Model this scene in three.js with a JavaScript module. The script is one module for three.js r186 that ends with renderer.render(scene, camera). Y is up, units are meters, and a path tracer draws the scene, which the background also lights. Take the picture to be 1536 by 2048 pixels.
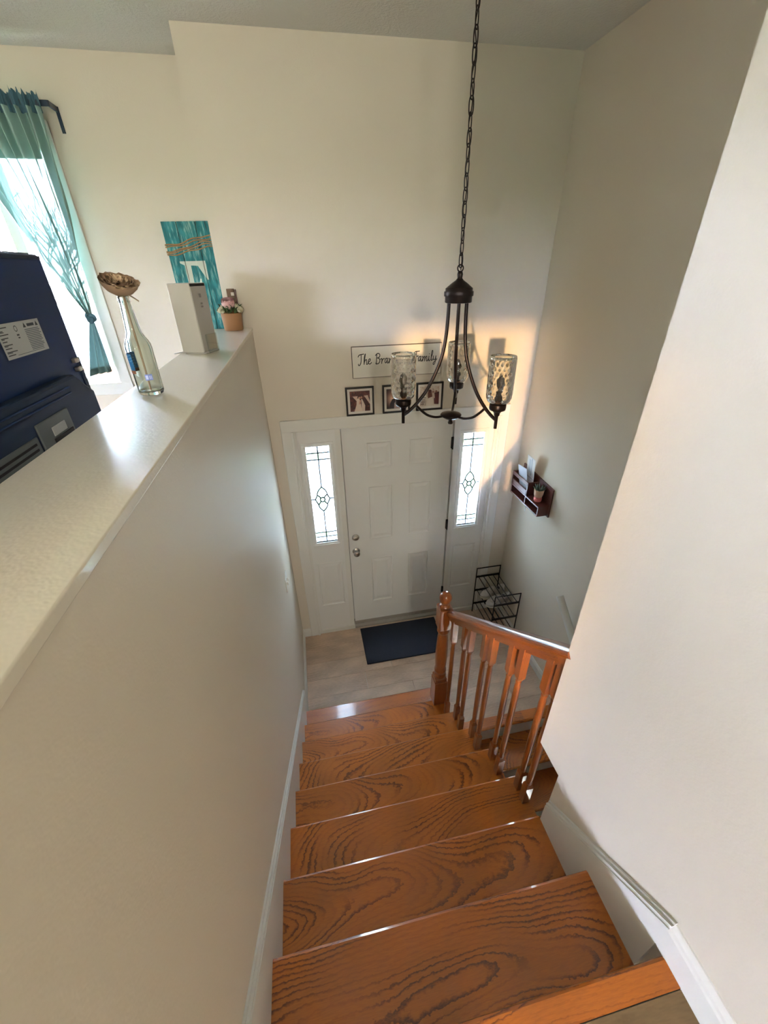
import * as THREE from 'three';
import { RoundedBoxGeometry } from 'three/addons/geometries/RoundedBoxGeometry.js';
import { ParametricGeometry } from 'three/addons/geometries/ParametricGeometry.js';
import { mergeGeometries, mergeVertices, toCreasedNormals } from 'three/addons/utils/BufferGeometryUtils.js';
import { createNoise2D, createNoise3D } from 'simplex-noise';

// ------------------------------------------------------------------ camera, sky, sun, exposure
const scene = new THREE.Scene();
const camera = new THREE.PerspectiveCamera(2 * Math.atan(1024 / 811.722) * 180 / Math.PI, 0.75, 0.05, 300);
camera.position.set(-0.2384, 3.1178, 2.9781);
camera.rotation.set(-0.533, -0.186, -0.0216, 'YXZ');
const renderer = new THREE.WebGLRenderer({ antialias: true });
renderer.toneMapping = THREE.LinearToneMapping;
renderer.toneMappingExposure = 1.08;
renderer.shadowMap.enabled = true;
renderer.shadowMap.type = THREE.PCFSoftShadowMap;

const SKY = 200;
{ // pale hazy sky, the same all the way round
  const w = 32, h = 64, d = new Float32Array(w * h * 4);
  for (let j = 0; j < h; j++) {
    const e = (j + 0.5) / h * 2 - 1, t = Math.max(0, e);
    const c = e < 0 ? [0.5, 0.52, 0.5] : [0.86 - 0.18 * t, 0.94 - 0.12 * t, 1.16 - 0.03 * t];
    for (let i = 0; i < w; i++) d.set([c[0] * SKY, c[1] * SKY, c[2] * SKY, 1], (j * w + i) * 4);
  }
  const t = new THREE.DataTexture(d, w, h, THREE.RGBAFormat, THREE.FloatType);
  t.mapping = THREE.EquirectangularReflectionMapping; t.magFilter = THREE.LinearFilter; t.needsUpdate = true;
  scene.background = t;
}
const SUN_DX = 0.45, SUN_DY = -0.085;                    // per metre towards -z
const sun = new THREE.DirectionalLight(new THREE.Color(1.0, 0.63, 0.28), 3.7);
sun.position.set(-SUN_DX * 20, 2.6 - SUN_DY * 20, 20); sun.target.position.set(0, 2.6, 0);
sun.castShadow = true; sun.shadow.mapSize.set(2048, 2048); sun.shadow.radius = 2;
Object.assign(sun.shadow.camera, { left: -8, right: 8, top: 8, bottom: -8, near: 1, far: 60 });
scene.add(sun, sun.target);

// ------------------------------------------------------------------ helpers
function rng(seed) { let a = seed >>> 0; return () => { a = (a + 0x6D2B79F5) | 0; let t = Math.imul(a ^ (a >>> 15), 1 | a); t = (t + Math.imul(t ^ (t >>> 7), 61 | t)) ^ t; return ((t ^ (t >>> 14)) >>> 0) / 4294967296; }; }
const taken = new Map();
function numbered(n) { const k = taken.get(n) || 0; taken.set(n, k + 1); return k ? `${n}_${String(k).padStart(3, '0')}` : n; }
const V = (x, y, z) => new THREE.Vector3(x, y, z);
// texture coordinates in metres, by the way each face points; along = axis the grain follows
function uvm(g, along = 'x', ou = 0, ov = 0) {
  g = g.index ? g.toNonIndexed() : g;
  const p = g.attributes.position, n = g.attributes.normal, uv = new Float32Array(p.count * 2);
  for (let i = 0; i < p.count; i += 3) {
    let nx = 0, ny = 0, nz = 0;
    for (let k = 0; k < 3; k++) { nx += n.getX(i + k); ny += n.getY(i + k); nz += n.getZ(i + k); }
    nx = Math.abs(nx); ny = Math.abs(ny); nz = Math.abs(nz);
    for (let k = 0; k < 3; k++) {
      const x = p.getX(i + k), y = p.getY(i + k), z = p.getZ(i + k);
      let a, b;
      if (ny >= nx && ny >= nz) { a = x; b = z; } else if (nx >= nz) { a = z; b = y; } else { a = x; b = y; }
      if (along === 'y' && !(ny >= nx && ny >= nz)) { const t = a; a = b; b = t; }
      if (along === 'z' && ny >= nx && ny >= nz) { const t = a; a = b; b = t; }
      uv[(i + k) * 2] = a + ou; uv[(i + k) * 2 + 1] = b + ov;
    }
  }
  g.setAttribute('uv', new THREE.BufferAttribute(uv, 2));
  return g;
}
const flat = (g) => (g.index ? g.toNonIndexed() : g);
function merge(list) {
  const l = list.map(flat);
  for (const g of l) for (const k of Object.keys(g.attributes)) if (!['position', 'normal', 'uv'].includes(k)) g.deleteAttribute(k);
  return l.length === 1 ? l[0] : mergeGeometries(l);
}
function obj(name, geos, mat, parent = scene) {
  const m = new THREE.Mesh(merge(Array.isArray(geos) ? geos : [geos]), mat);
  m.name = parent === scene ? numbered(name) : name;
  m.castShadow = m.receiveShadow = true;
  parent.add(m);
  return m;
}
function thing(name, label, category, pos = [0, 0, 0], turn = 0, group) {
  const o = new THREE.Group(); o.name = numbered(name); scene.add(o);
  o.position.set(...pos); o.rotation.y = turn; o.userData = { label, category };
  if (group) o.userData.group = group;
  return o;
}
function tag(o, label, category, group) { Object.assign(o.userData, { label, category }); if (group) o.userData.group = group; return o; }
function struct(o, label, category) { Object.assign(o.userData, { kind: 'structure', label, category }); return o; }
// boxes by their two corners
function bx(x0, x1, y0, y1, z0, z1, along = 'x') { const g = new THREE.BoxGeometry(x1 - x0, y1 - y0, z1 - z0); g.translate((x0 + x1) / 2, (y0 + y1) / 2, (z0 + z1) / 2); return uvm(g, along); }
function rb(x0, x1, y0, y1, z0, z1, r = 0.003, along = 'x', seg = 2) { const g = new RoundedBoxGeometry(x1 - x0, y1 - y0, z1 - z0, seg, Math.min(r, (x1 - x0) / 2.01, (y1 - y0) / 2.01, (z1 - z0) / 2.01)); g.translate((x0 + x1) / 2, (y0 + y1) / 2, (z0 + z1) / 2); return uvm(g, along); }
function tube(pts, r, seg = 24, rs = 8, closed = false) { return new THREE.TubeGeometry(new THREE.CatmullRomCurve3(pts.map((p) => (p.isVector3 ? p : V(...p))), closed, 'centripetal'), seg, r, rs, closed); }
function bar(a, b, r, rs = 8) { a = V(...a); b = V(...b); const d = b.clone().sub(a), g = new THREE.CylinderGeometry(r, r, d.length(), rs); g.applyQuaternion(new THREE.Quaternion().setFromUnitVectors(V(0, 1, 0), d.clone().normalize())); g.translate((a.x + b.x) / 2, (a.y + b.y) / 2, (a.z + b.z) / 2); return g; }
function lathe(pts, seg = 32) { return new THREE.LatheGeometry(pts.map((p) => new THREE.Vector2(...p)), seg); }
// extrude an outline given in (z, y) from x0 to x1
function prismX(pts, x0, x1, along = 'x', bevel = 0) {
  const s = new THREE.Shape(pts.map(([z, y]) => new THREE.Vector2(-z, y)));
  const g = new THREE.ExtrudeGeometry(s, { depth: x1 - x0 - 2 * bevel, bevelEnabled: bevel > 0, bevelThickness: bevel, bevelSize: bevel, bevelOffset: -bevel, bevelSegments: 2, curveSegments: 8 });
  g.translate(0, 0, bevel); g.rotateY(Math.PI / 2); g.translate(x0, 0, 0);
  return uvm(g, along);
}
function lin(hex) { return new THREE.Color(hex); }
function mat(o) { return new THREE.MeshPhysicalMaterial({ roughness: 0.6, ...o }); }

// ------------------------------------------------------------------ textures
function dataTex(w, h, fn, srgb, repeat = [1, 1], wrap = THREE.RepeatWrapping) {
  const d = new Uint8Array(w * h * 4);
  for (let j = 0; j < h; j++) for (let i = 0; i < w; i++) { const c = fn(i, j); const k = (j * w + i) * 4; d[k] = c[0]; d[k + 1] = c[1]; d[k + 2] = c[2]; d[k + 3] = 255; }
  const t = new THREE.DataTexture(d, w, h, THREE.RGBAFormat);
  t.wrapS = t.wrapT = wrap; t.magFilter = THREE.LinearFilter; t.minFilter = THREE.LinearMipmapLinearFilter; t.generateMipmaps = true;
  if (srgb) t.colorSpace = THREE.SRGBColorSpace;
  t.repeat.set(...repeat); t.needsUpdate = true;
  return t;
}
function canvasTex(w, h, draw) {
  const c = document.createElement('canvas'); c.width = w; c.height = h;
  draw(c.getContext('2d'), w, h);
  const t = new THREE.CanvasTexture(c); t.colorSpace = THREE.SRGBColorSpace; return t;
}
const clamp = (v, a = 0, b = 1) => Math.min(b, Math.max(a, v));
const ss = (a, b, x) => { const t = clamp((x - a) / (b - a)); return t * t * (3 - 2 * t); };
// plain-sawn oak: rings of a tapering log cut by the board; grain runs along u. One texture covers 1.2 m x 0.32 m.
function oakTex(seed, { h0 = 0.02, taper = 0.22, yc = 0.16, xc = 0.1, k = 100, base = [176, 98, 28], line = [74, 30, 6], contrast = 0.9, W = 1280, H = 352, lw = 1.2, lh = 0.32, bend = 1 } = {}) {
  const n = createNoise2D(rng(seed)), n2 = createNoise2D(rng(seed + 7));
  return dataTex(W, H, (i, j) => {
    const x = i / W * lw, y = j / H * lh;
    const wy = y + bend * (0.03 * n(x * 1.3, y * 2.2) + 0.004 * n(x * 5, y * 12 + 9));
    const hh = h0 + taper * Math.abs(x - xc) + bend * 0.02 * n(x * 2 + 40, y * 2);
    const r = Math.sqrt((wy - yc) ** 2 + hh * hh) + 0.0014 * n2(x * 40, y * 55) + 0.0007 * n2(x * 110, y * 160);
    const f = r * k + 1.2 * n2(x * 0.7, y * 1.5 + 30), fr = f - Math.floor(f);
    const wd = 0.62 + 0.2 * n(Math.floor(f) * 3.7, 2.2);
    let d = ss(wd - 0.1, 0.92, fr) * (1 - ss(0.94, 1, fr));
    d *= 0.12 + 0.88 * ss(-0.45, 0.45, n(x * 1.4 + 90, y * 4 + Math.floor(f) * 0.21));
    d *= 0.75 + 0.25 * n2(x * 70, y * 500);
    const pore = ss(0.3, 0.85, n2(x * 16 + 5, y * 700)) * (0.16 + 0.35 * d);
    const blot = 0.07 * n(x * 3 + 11, y * 5) + 0.045 * n2(x * 22, y * 420);
    const q = clamp(contrast * d + pore * 0.45), b = 1 + blot;
    return [0, 1, 2].map((c) => clamp((base[c] * (1 - q) + line[c] * q) * b, 0, 255));
  }, true, [1 / lw, 1 / lh]);
}
function noiseBump(seed, size, W, scales) {               // grey relief, tiling enough not to show at its repeat
  const n = createNoise3D(rng(seed)), R = size / (2 * Math.PI);
  return dataTex(W, W, (i, j) => {
    const a = i / W * 2 * Math.PI, x = Math.cos(a) * R, z = Math.sin(a) * R, y = j / W * size;
    let v = 0; for (const [f, am] of scales) v += am * n(x * f + y * f * 0.31, y * f, z * f);
    const g = clamp(128 + 127 * v, 0, 255); return [g, g, g];
  }, false, [1 / size, 1 / size]);
}
const wallBump = noiseBump(3, 0.5, 384, [[60, 0.35], [140, 0.35], [260, 0.25]]);
const ceilBump = noiseBump(5, 0.6, 384, [[45, 0.5], [110, 0.4]]);
const fineBump = noiseBump(8, 0.12, 256, [[300, 0.6], [700, 0.4]]);
const brushBump = noiseBump(11, 0.3, 384, [[55, 0.5], [120, 0.4]]);

// ------------------------------------------------------------------ materials
const M = {
  wall: mat({ color: lin('#e4dbcd'), roughness: 0.45, bumpMap: wallBump, bumpScale: 0.0004 }),
  ceil: mat({ color: lin('#e8e8e5'), roughness: 0.9, bumpMap: ceilBump, bumpScale: 0.003 }),
  cap: mat({ color: lin('#ebe3d5'), roughness: 0.3, bumpMap: brushBump, bumpScale: 0.0004, clearcoat: 0.6, clearcoatRoughness: 0.08 }),
  trim: mat({ color: lin('#ecebe6'), roughness: 0.32 }),
  door: mat({ color: lin('#efefed'), roughness: 0.42 }),
  dark: mat({ color: lin('#0c0b0b'), roughness: 0.7 }),
  bronze: mat({ color: lin('#1d1310'), roughness: 0.36, metalness: 0.65 }),
  blackMetal: mat({ color: lin('#0d0c10'), roughness: 0.5, metalness: 0.3 }),
  nickel: mat({ color: lin('#b9b6b0'), roughness: 0.28, metalness: 1 }),
  lead: mat({ color: lin('#2f3f46'), roughness: 0.5, metalness: 0.5 }),
  paneClear: mat({ color: lin('#98a39c'), roughness: 0.04, transmission: 1, thickness: 0 }),
  paneRough: mat({ map: dataTex(256, 256, (() => { const n = createNoise2D(rng(211)); return (i, j) => { const v = ss(-0.1, 0.6, n(i * 0.09, j * 0.07) + 0.4 * n(i * 0.2, j * 0.2)); return [158 - 44 * v, 164 - 36 * v, 167 - 30 * v]; }; })(), true, [1 / 0.16, 1 / 0.16]), roughness: 1, transmission: 1, thickness: 0, bumpMap: noiseBump(21, 0.1, 256, [[120, 0.6], [240, 0.4]]), bumpScale: 0.002 }),
  window: mat({ color: lin('#ffffff'), roughness: 0.0, transmission: 1, thickness: 0 }),
  shade: mat({ color: lin('#ffffff'), roughness: 0.0, transmission: 1, thickness: 0.003, ior: 1.48 }),
  bottle: mat({ color: lin('#f6fbfa'), roughness: 0.0, transmission: 1, thickness: 0.003, ior: 1.48 }),
  vinylFrame: mat({ color: lin('#e9ebe8'), roughness: 0.4 }),
};
const oakSpecs = [
  [101, { h0: 0.02, taper: 0.15, yc: 0.12, xc: -0.15 }], [102, { h0: 0.03, taper: 0.17, yc: 0.2, xc: 1.35 }], [103, { h0: 0.02, taper: 0.2, yc: 0.1, xc: -0.1, k: 96 }],
  [104, { h0: 0.03, taper: 0.1, yc: 0.17, xc: 0.38, contrast: 1, k: 92 }], [105, { h0: 0.03, taper: 0.19, yc: 0.22, xc: 1.2, contrast: 0.95 }], [106, { h0: 0.06, taper: 0.06, yc: 0.34, xc: 0.6 }],
];
const oaks = oakSpecs.map(([s, o]) => mat({ map: oakTex(s, o), roughness: 0.32, clearcoat: 0.8, clearcoatRoughness: 0.09 }));
const railOak = mat({ map: oakTex(120, { h0: 0.2, taper: 0.02, yc: 0.6, xc: 0.2, k: 150, base: [138, 72, 26], line: [74, 32, 10], contrast: 0.6, W: 768, H: 192, bend: 0.4 }), roughness: 0.28, clearcoat: 0.6, clearcoatRoughness: 0.14 });
const vinyls = [0, 1, 2].map((k) => mat({ map: oakTex(140 + k, { h0: 0.06, taper: 0.05, yc: 0.1 + 0.1 * k, xc: 0.4, k: 70, base: [[206, 180, 156], [197, 171, 148], [213, 188, 165]][k], line: [168, 138, 114], contrast: 0.35, W: 512, H: 144 }), roughness: 0.45 }));
const upperVinyl = mat({ map: oakTex(150, { h0: 0.08, taper: 0.05, yc: 0.2, k: 80, base: [122, 100, 72], line: [92, 72, 50], contrast: 0.4, W: 512, H: 144 }), roughness: 0.45 });

// ------------------------------------------------------------------ main dimensions
const RISE = 0.1843, RUN = 0.2325, Z0 = 0.9458, YU = RISE * 9, YC = 4.165;      // stair and storey heights
const XL = -0.52, XR = 1.52, XP = 0.48, ZWIN = -0.37, ZREAR = 9.1, XLIV = -5.2, HALF_END = 3.6, LEDGE = 2.828;

// ------------------------------------------------------------------ the setting
struct(obj('wall_back', [
  bx(-0.665, -0.36, -0.35, YC, -0.15, 0), bx(1.29, XR + 0.14, -0.35, YC, -0.15, 0), bx(-0.36, 1.29, 2.12, YC, -0.15, 0), bx(-0.36, 1.29, -0.35, -0.03, -0.15, 0),
  bx(-0.665, -0.545, 1.36, YC, ZWIN - 0.15, -0.15), bx(-0.545, XR + 0.14, -1.45, -0.35, -0.15, 0)], M.wall), 'cream painted wall around and above the front door', 'wall');
const WX0 = -2.2, WX1 = -1.525, WY0 = 2.46, WY1 = 3.81;
struct(obj('wall_front', [
  bx(XLIV, WX0, 1.36, YC, ZWIN - 0.15, ZWIN), bx(WX1, -0.665, 1.36, YC, ZWIN - 0.15, ZWIN), bx(WX0, WX1, WY1, YC, ZWIN - 0.15, ZWIN), bx(WX0, WX1, 1.36, WY0, ZWIN - 0.15, ZWIN)], M.wall), 'cream painted living room wall with the curtained window', 'wall');
struct(obj('wall_right', [bx(XR, XR + 0.14, -1.45, YC, 0, 4.6)], M.wall), 'cream painted entry wall behind the shoe rack and key shelf', 'wall');
struct(obj('wall_left', [bx(-0.744, XL, -1.45, LEDGE - 0.019, 0, HALF_END)], M.wall), 'cream painted half wall along the stairs, capped by a ledge', 'wall');
struct(obj('wall_partition', [bx(XP, XP + 0.11, -1.45, YC, 2.352, ZREAR), bx(XP, XR, 1.59, YC, 2.232, 2.352)], M.wall), 'cream painted wall at the railing end of the stairs', 'wall');
struct(obj('wall_living', [bx(XLIV - 0.12, XLIV, 1.36, YC, ZWIN - 0.15, ZREAR + 0.15)], M.wall), 'cream painted far side wall of the living room', 'wall');
const PX0 = -3.74, PX1 = -2.55, PY1 = 3.62;
struct(obj('wall_rear', [bx(XLIV, PX0, 1.36, YC, ZREAR, ZREAR + 0.15), bx(PX1, XP + 0.11, 1.36, YC, ZREAR, ZREAR + 0.15), bx(PX0, PX1, PY1, YC, ZREAR, ZREAR + 0.15), bx(PX0, PX1, 1.36, 1.68, ZREAR, ZREAR + 0.15)], M.wall), 'cream painted rear wall with the glass patio door', 'wall');
struct(obj('wall_lower', [bx(-0.744, XR, -1.45, 1.36, 4.6, 4.72)], M.wall), 'cream painted wall of the lower stair hall', 'wall');
struct(obj('wall_stringer', [bx(XP, XP + 0.05, -1.45, -0.2, 1.3, 2.352)], M.wall), 'cream painted wall under the open side of the stairs', 'wall');
struct(obj('ceiling', [bx(XLIV - 0.12, XR + 0.14, YC, YC + 0.15, ZWIN - 0.15, ZREAR + 0.15)], M.ceil), 'textured off-white ceiling above the stairs and living room', 'ceiling');
// roof overhang outdoors, left simple
struct(obj('ceiling_eave', [bx(XLIV - 0.12, XR + 0.6, YC + 0.15, YC + 0.25, ZWIN - 0.5, ZREAR + 0.55)], M.trim), 'white eave overhang of the roof outside', 'eave');
{ // living room and upper hall floor
  const f = struct(obj('floor_upper', [bx(XLIV, -0.744, 1.36, YU - 0.012, ZWIN, ZREAR), bx(-0.744, XP, 1.36, YU - 0.012, HALF_END, ZREAR), bx(XL, XP, 1.36, YU - 0.012, 2.84, HALF_END), bx(XP + 0.11, XR, 1.36, 1.58, 2.352, 4.6)], M.ceil), 'brown plank floor of the upper level', 'floor');
  for (let r = 0; r < 6; r++) obj('plank', bx(XL, XP, YU - 0.012, YU, 2.864 + r * 0.16, 2.864 + r * 0.16 + 0.158), upperVinyl, f);
  obj('floor_covering', [bx(XLIV, -0.746, YU - 0.012, YU, ZWIN, ZREAR), bx(-0.744, XP, YU - 0.012, YU, 3.826, ZREAR)], mat({ color: lin('#d6cdbf'), roughness: 0.95 }), f);
}
{ // entry landing, planks running across
  const f = struct(obj('floor', [bx(XL, XR, -0.2, -0.012, 0, 0.98), bx(0.53, XR, -0.2, -0.012, 0.98, 1.25), bx(-0.36, 1.29, -0.2, -0.012, -0.15, 0)], M.trim), 'light wood plank floor of the entry landing', 'floor');
  const R = rng(5); let k = 0;
  for (let r = 0; r < 7; r++) {
    const z0 = r * 0.18, z1 = Math.min(z0 + 0.1785, r === 6 ? 1.185 : 2), xa = z0 >= 0.9 ? 0.53 : XL, ze = z1;
    let x = xa - (z0 >= 0.9 ? 0 : R() * 0.9);
    while (x < XR - 0.02) {
      const a = Math.max(x, xa), b = Math.min(x + 1.2, XR); x += 1.2015;
      if (b - a < 0.02) continue;
      const g = bx(a, b - 0.0012, -0.012, 0, z0, ze); const uv = g.attributes.uv, o = R() * 3;
      for (let i = 0; i < uv.count; i++) uv.setXY(i, uv.getX(i) + o, uv.getY(i) + o * 0.37);
      obj('plank', g, vinyls[k++ % 3], f);
    }
  }
  // the strip of row six beside the first riser
  obj('plank', bx(XL, 0.53, -0.012, 0, 0.9, 0.98), vinyls[1], f);
  obj('landing_nosing', prismX([[1.187, -0.012], [1.187, 0.003], [1.262, 0.003], [1.272, -0.002], [1.276, -0.012], [1.272, -0.023], [1.262, -0.027], [1.24, -0.027], [1.24, -0.012]], 0.53, XR - 0.012), oaks[5], f);
}
struct(obj('floor_lower', [bx(-0.744, XR, -1.6, -1.475, 1.2, 4.7)], upperVinyl), 'brown floor at the foot of the lower stairs', 'floor');

// ledge cap of the half wall
struct(obj('trim_1', [rb(-0.752, XL + 0.004, LEDGE - 0.019, LEDGE, 0.001, HALF_END + 0.004, 0.003)], M.cap), 'glossy cream ledge board capping the half wall', 'ledge');

// baseboards and stair skirts
const baseProfile = (h) => [[0, 0], [0.014, 0], [0.014, h * 0.72], [0.011, h * 0.78], [0.0105, h * 0.86], [0.006, h * 0.94], [0.004, h], [0, h]];
function boardAlongZ(x, side, z0, z1, y, h) { // side +1 grows towards +x
  const s = new THREE.Shape(baseProfile(h).map(([a, b]) => new THREE.Vector2(a * side, b)));
  const g = new THREE.ExtrudeGeometry(s, { depth: z1 - z0, bevelEnabled: false }); g.translate(x, y, z0); return uvm(g);
}
function boardAlongX(z, x0, x1, y, h) {
  const s = new THREE.Shape(baseProfile(h).map(([a, b]) => new THREE.Vector2(-a, b)));
  const g = new THREE.ExtrudeGeometry(s, { depth: x1 - x0, bevelEnabled: false }); g.rotateY(Math.PI / 2); g.translate(x0, y, z); return uvm(g);
}
struct(obj('baseboard_left', [boardAlongZ(XL, 1, 0, 0.86, 0, 0.095)], M.trim), 'white baseboard beside the landing under the half wall', 'baseboard');
struct(obj('baseboard_right', [boardAlongZ(XR, -1, 0, 1.27, 0, 0.095)], M.trim), 'white baseboard behind the shoe rack', 'baseboard');
struct(obj('baseboard_back', [boardAlongX(0, 1.37, XR, 0, 0.095), boardAlongX(0, XL, -0.442, 0, 0.095)], M.trim), 'white baseboard pieces either side of the door casing', 'baseboard');
struct(obj('baseboard_upper', [boardAlongZ(XP, -1, 2.785, 5, YU - 0.001, 0.125)], M.trim), 'white baseboard at the head of the stairs', 'baseboard');
// skirts: a sloping board with a moulded upper edge
const SL = RISE / RUN;
function skirt(z0, z1, yTop, side, x, depthBelow, zEndCut) {
  const t0 = 0.014, bodyPts = [[z0, yTop(z0) - 0.03], [z1, yTop(z1) - 0.03], [z1, yTop(z1) - depthBelow], [z0, yTop(z0) - depthBelow]];
  const mPts = (a, b) => [[z0, yTop(z0) - a], [z1, yTop(z1) - a], [z1, yTop(z1) - b], [z0, yTop(z0) - b]];
  const mk = (pts, t) => (side > 0 ? prismX(pts, x, x + t) : prismX(pts, x - t, x));
  return [mk(bodyPts, t0), mk(mPts(0, 0.012), 0.006), mk(mPts(0.012, 0.022), 0.013), mk(mPts(0.022, 0.03), 0.011)];
}
const yTopL = (z) => 1.246 + (z - 2.065) * 0.7755;
struct(obj('trim_2', skirt(0.83, 2.95, yTopL, 1, XL, 0.4), M.trim), 'white sloping skirt board along the half wall', 'skirting');
const yTopR = (z) => 1.432 + (z - 2.363) * 0.845;
struct(obj('trim_3', skirt(2.356, 2.785, yTopR, -1, XP, 0.42), M.trim), 'white sloping skirt board along the partition wall', 'skirting');
const yTopLow = (z) => 0.095 - (z - 1.27) * SL;
struct(obj('trim_4', skirt(1.27, 3.3, yTopLow, -1, XR, 0.42), M.trim), 'white sloping skirt board of the lower stairs', 'skirting');

// door casing, jambs and mullions
struct(obj('trim_5', [
  rb(-0.44, -0.352, 0, 2.2, 0, 0.02, 0.006, 'y'), rb(1.282, 1.367, 0, 2.2, 0, 0.02, 0.006, 'y'), rb(-0.44, 1.367, 2.112, 2.2, 0, 0.021, 0.006),
  rb(-0.37, -0.352, 0, 2.113, 0.016, 0.026, 0.003, 'y'), rb(1.282, 1.3, 0, 2.113, 0.016, 0.026, 0.003, 'y'),
  bx(-0.362, -0.335, 0, 2.12, -0.15, 0.004, 'y'), bx(1.262, 1.292, 0, 2.12, -0.15, 0.004, 'y'), bx(-0.36, 1.29, 2.103, 2.125, -0.15, 0.004),
  bx(-0.045, -0.005, 0.02, 2.11, -0.15, -0.012, 'y'), bx(0.919, 0.962, 0.02, 2.11, -0.15, -0.012, 'y'),
  bx(-0.01, 0.03, 0.05, 2.11, -0.15, -0.071, 'y'), bx(0.885, 0.925, 0.05, 2.11, -0.15, -0.071, 'y'), bx(-0.01, 0.925, 2.06, 2.11, -0.15, -0.071), rb(-0.36, 0, -0.012, 0.045, -0.15, 0.006, 0.004), rb(0.915, 1.29, -0.012, 0.045, -0.15, 0.006, 0.004)], M.trim), 'white casing and frame around the front door and sidelights', 'door frame');
struct(obj('trim_6', [rb(0.0, 0.914, -0.012, 0.06, -0.15, -0.036, 0.004), rb(0.0, 0.914, -0.012, 0.02, -0.05, 0.004, 0.004)], mat({ color: lin('#a39c92'), roughness: 0.5 })), 'grey threshold under the front door', 'threshold');

// raised panel: bevelled field in a sunken moulding
function raisedPanel(x0, x1, y0, y1, z) {
  const o = [];
  const ring = (a, b, za, zb) => { // sloping band from inset a at height za to inset b at height zb
    const P = (i, q) => [[x0 + i, y0 + i], [x1 - i, y0 + i], [x1 - i, y1 - i], [x0 + i, y1 - i]][q];
    const pos = [];
    for (let q = 0; q < 4; q++) { const A = P(a, q), B = P(a, (q + 1) % 4), C = P(b, (q + 1) % 4), D = P(b, q); pos.push(A[0], A[1], za, B[0], B[1], za, C[0], C[1], zb, A[0], A[1], za, C[0], C[1], zb, D[0], D[1], zb); }
    const g = new THREE.BufferGeometry(); g.setAttribute('position', new THREE.BufferAttribute(new Float32Array(pos), 3)); g.computeVertexNormals(); return uvm(g);
  };
  o.push(ring(0, 0.006, z, z + 0.003), ring(0.006, 0.016, z + 0.003, z - 0.006), ring(0.016, 0.024, z - 0.006, z - 0.0065), ring(0.024, 0.05, z - 0.0065, z - 0.001));
  const f = new THREE.PlaneGeometry(x1 - x0 - 0.1, y1 - y0 - 0.1); f.translate((x0 + x1) / 2, (y0 + y1) / 2, z - 0.001); o.push(uvm(f));
  return o;
}
// a flat board with rectangular holes, made of strips
function holedBoard(x0, x1, y0, y1, z0, z1, holes) {
  const xs = [...new Set([x0, x1, ...holes.flatMap((h) => [h[0], h[1]])])].sort((a, b) => a - b), ys = [...new Set([y0, y1, ...holes.flatMap((h) => [h[2], h[3]])])].sort((a, b) => a - b), out = [];
  for (let j = 0; j + 1 < ys.length; j++) {
    let run = null;
    for (let i = 0; i + 1 < xs.length; i++) {
      const cx = (xs[i] + xs[i + 1]) / 2, cy = (ys[j] + ys[j + 1]) / 2, hole = holes.some((h) => cx > h[0] && cx < h[1] && cy > h[2] && cy < h[3]);
      if (!hole) run = run ? [run[0], xs[i + 1]] : [xs[i], xs[i + 1]];
      if ((hole || i + 2 === xs.length) && run) { out.push(bx(run[0], run[1], ys[j], ys[j + 1], z0, z1)); run = null; }
    }
  }
  return out;
}
{ // front door
  const d = new THREE.Group(); d.name = 'door_1'; scene.add(d); struct(d, 'white six-panel front door with nickel knob and deadbolt', 'door');
  const cols = [[0.192, 0.402], [0.548, 0.748]], rows = [[1.742, 1.968], [1.045, 1.577], [0.3, 0.835]], holes = [];
  for (const c of cols) for (const r of rows) holes.push([...c, ...r]);
  obj('slab', [...holedBoard(0.004, 0.911, 0.066, 2.098, -0.07, -0.03, holes), bx(0.01, 0.9, 0.07, 2.09, -0.068, -0.045)], M.door, d);
  for (const h of holes) obj('panel', raisedPanel(...h, -0.03), M.door, d);
  const knob = lathe([[0, 0], [0.033, 0], [0.034, 0.005], [0.03, 0.009], [0.014, 0.012], [0.012, 0.028], [0.016, 0.034], [0.026, 0.04], [0.0285, 0.05], [0.026, 0.06], [0.016, 0.066], [0, 0.067]]); knob.rotateX(Math.PI / 2); knob.translate(0.062, 0.935, -0.03);
  obj('knob', knob, M.nickel, d).userData.label = 'round brushed nickel door knob';
  const bolt = lathe([[0, 0], [0.032, 0], [0.033, 0.006], [0.028, 0.012], [0.02, 0.014], [0, 0.0145]]); bolt.rotateX(Math.PI / 2); bolt.translate(0.064, 1.084, -0.03);
  const turn = rb(0.046, 0.082, 1.079, 1.089, -0.018, -0.006, 0.003);
  const db = obj('deadbolt', bolt, M.nickel, d); obj('thumb_turn', turn, M.nickel, db); db.userData.label = 'round nickel deadbolt';
  for (const y of [1.9, 1.107, 0.31]) obj('hinge', [rb(0.903, 0.917, y - 0.05, y + 0.05, -0.034, -0.018, 0.004, 'y'), bar([0.914, y - 0.054, -0.016], [0.914, y + 0.054, -0.016], 0.007)], M.dark, d).userData.label = 'black door hinge';
}
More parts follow.
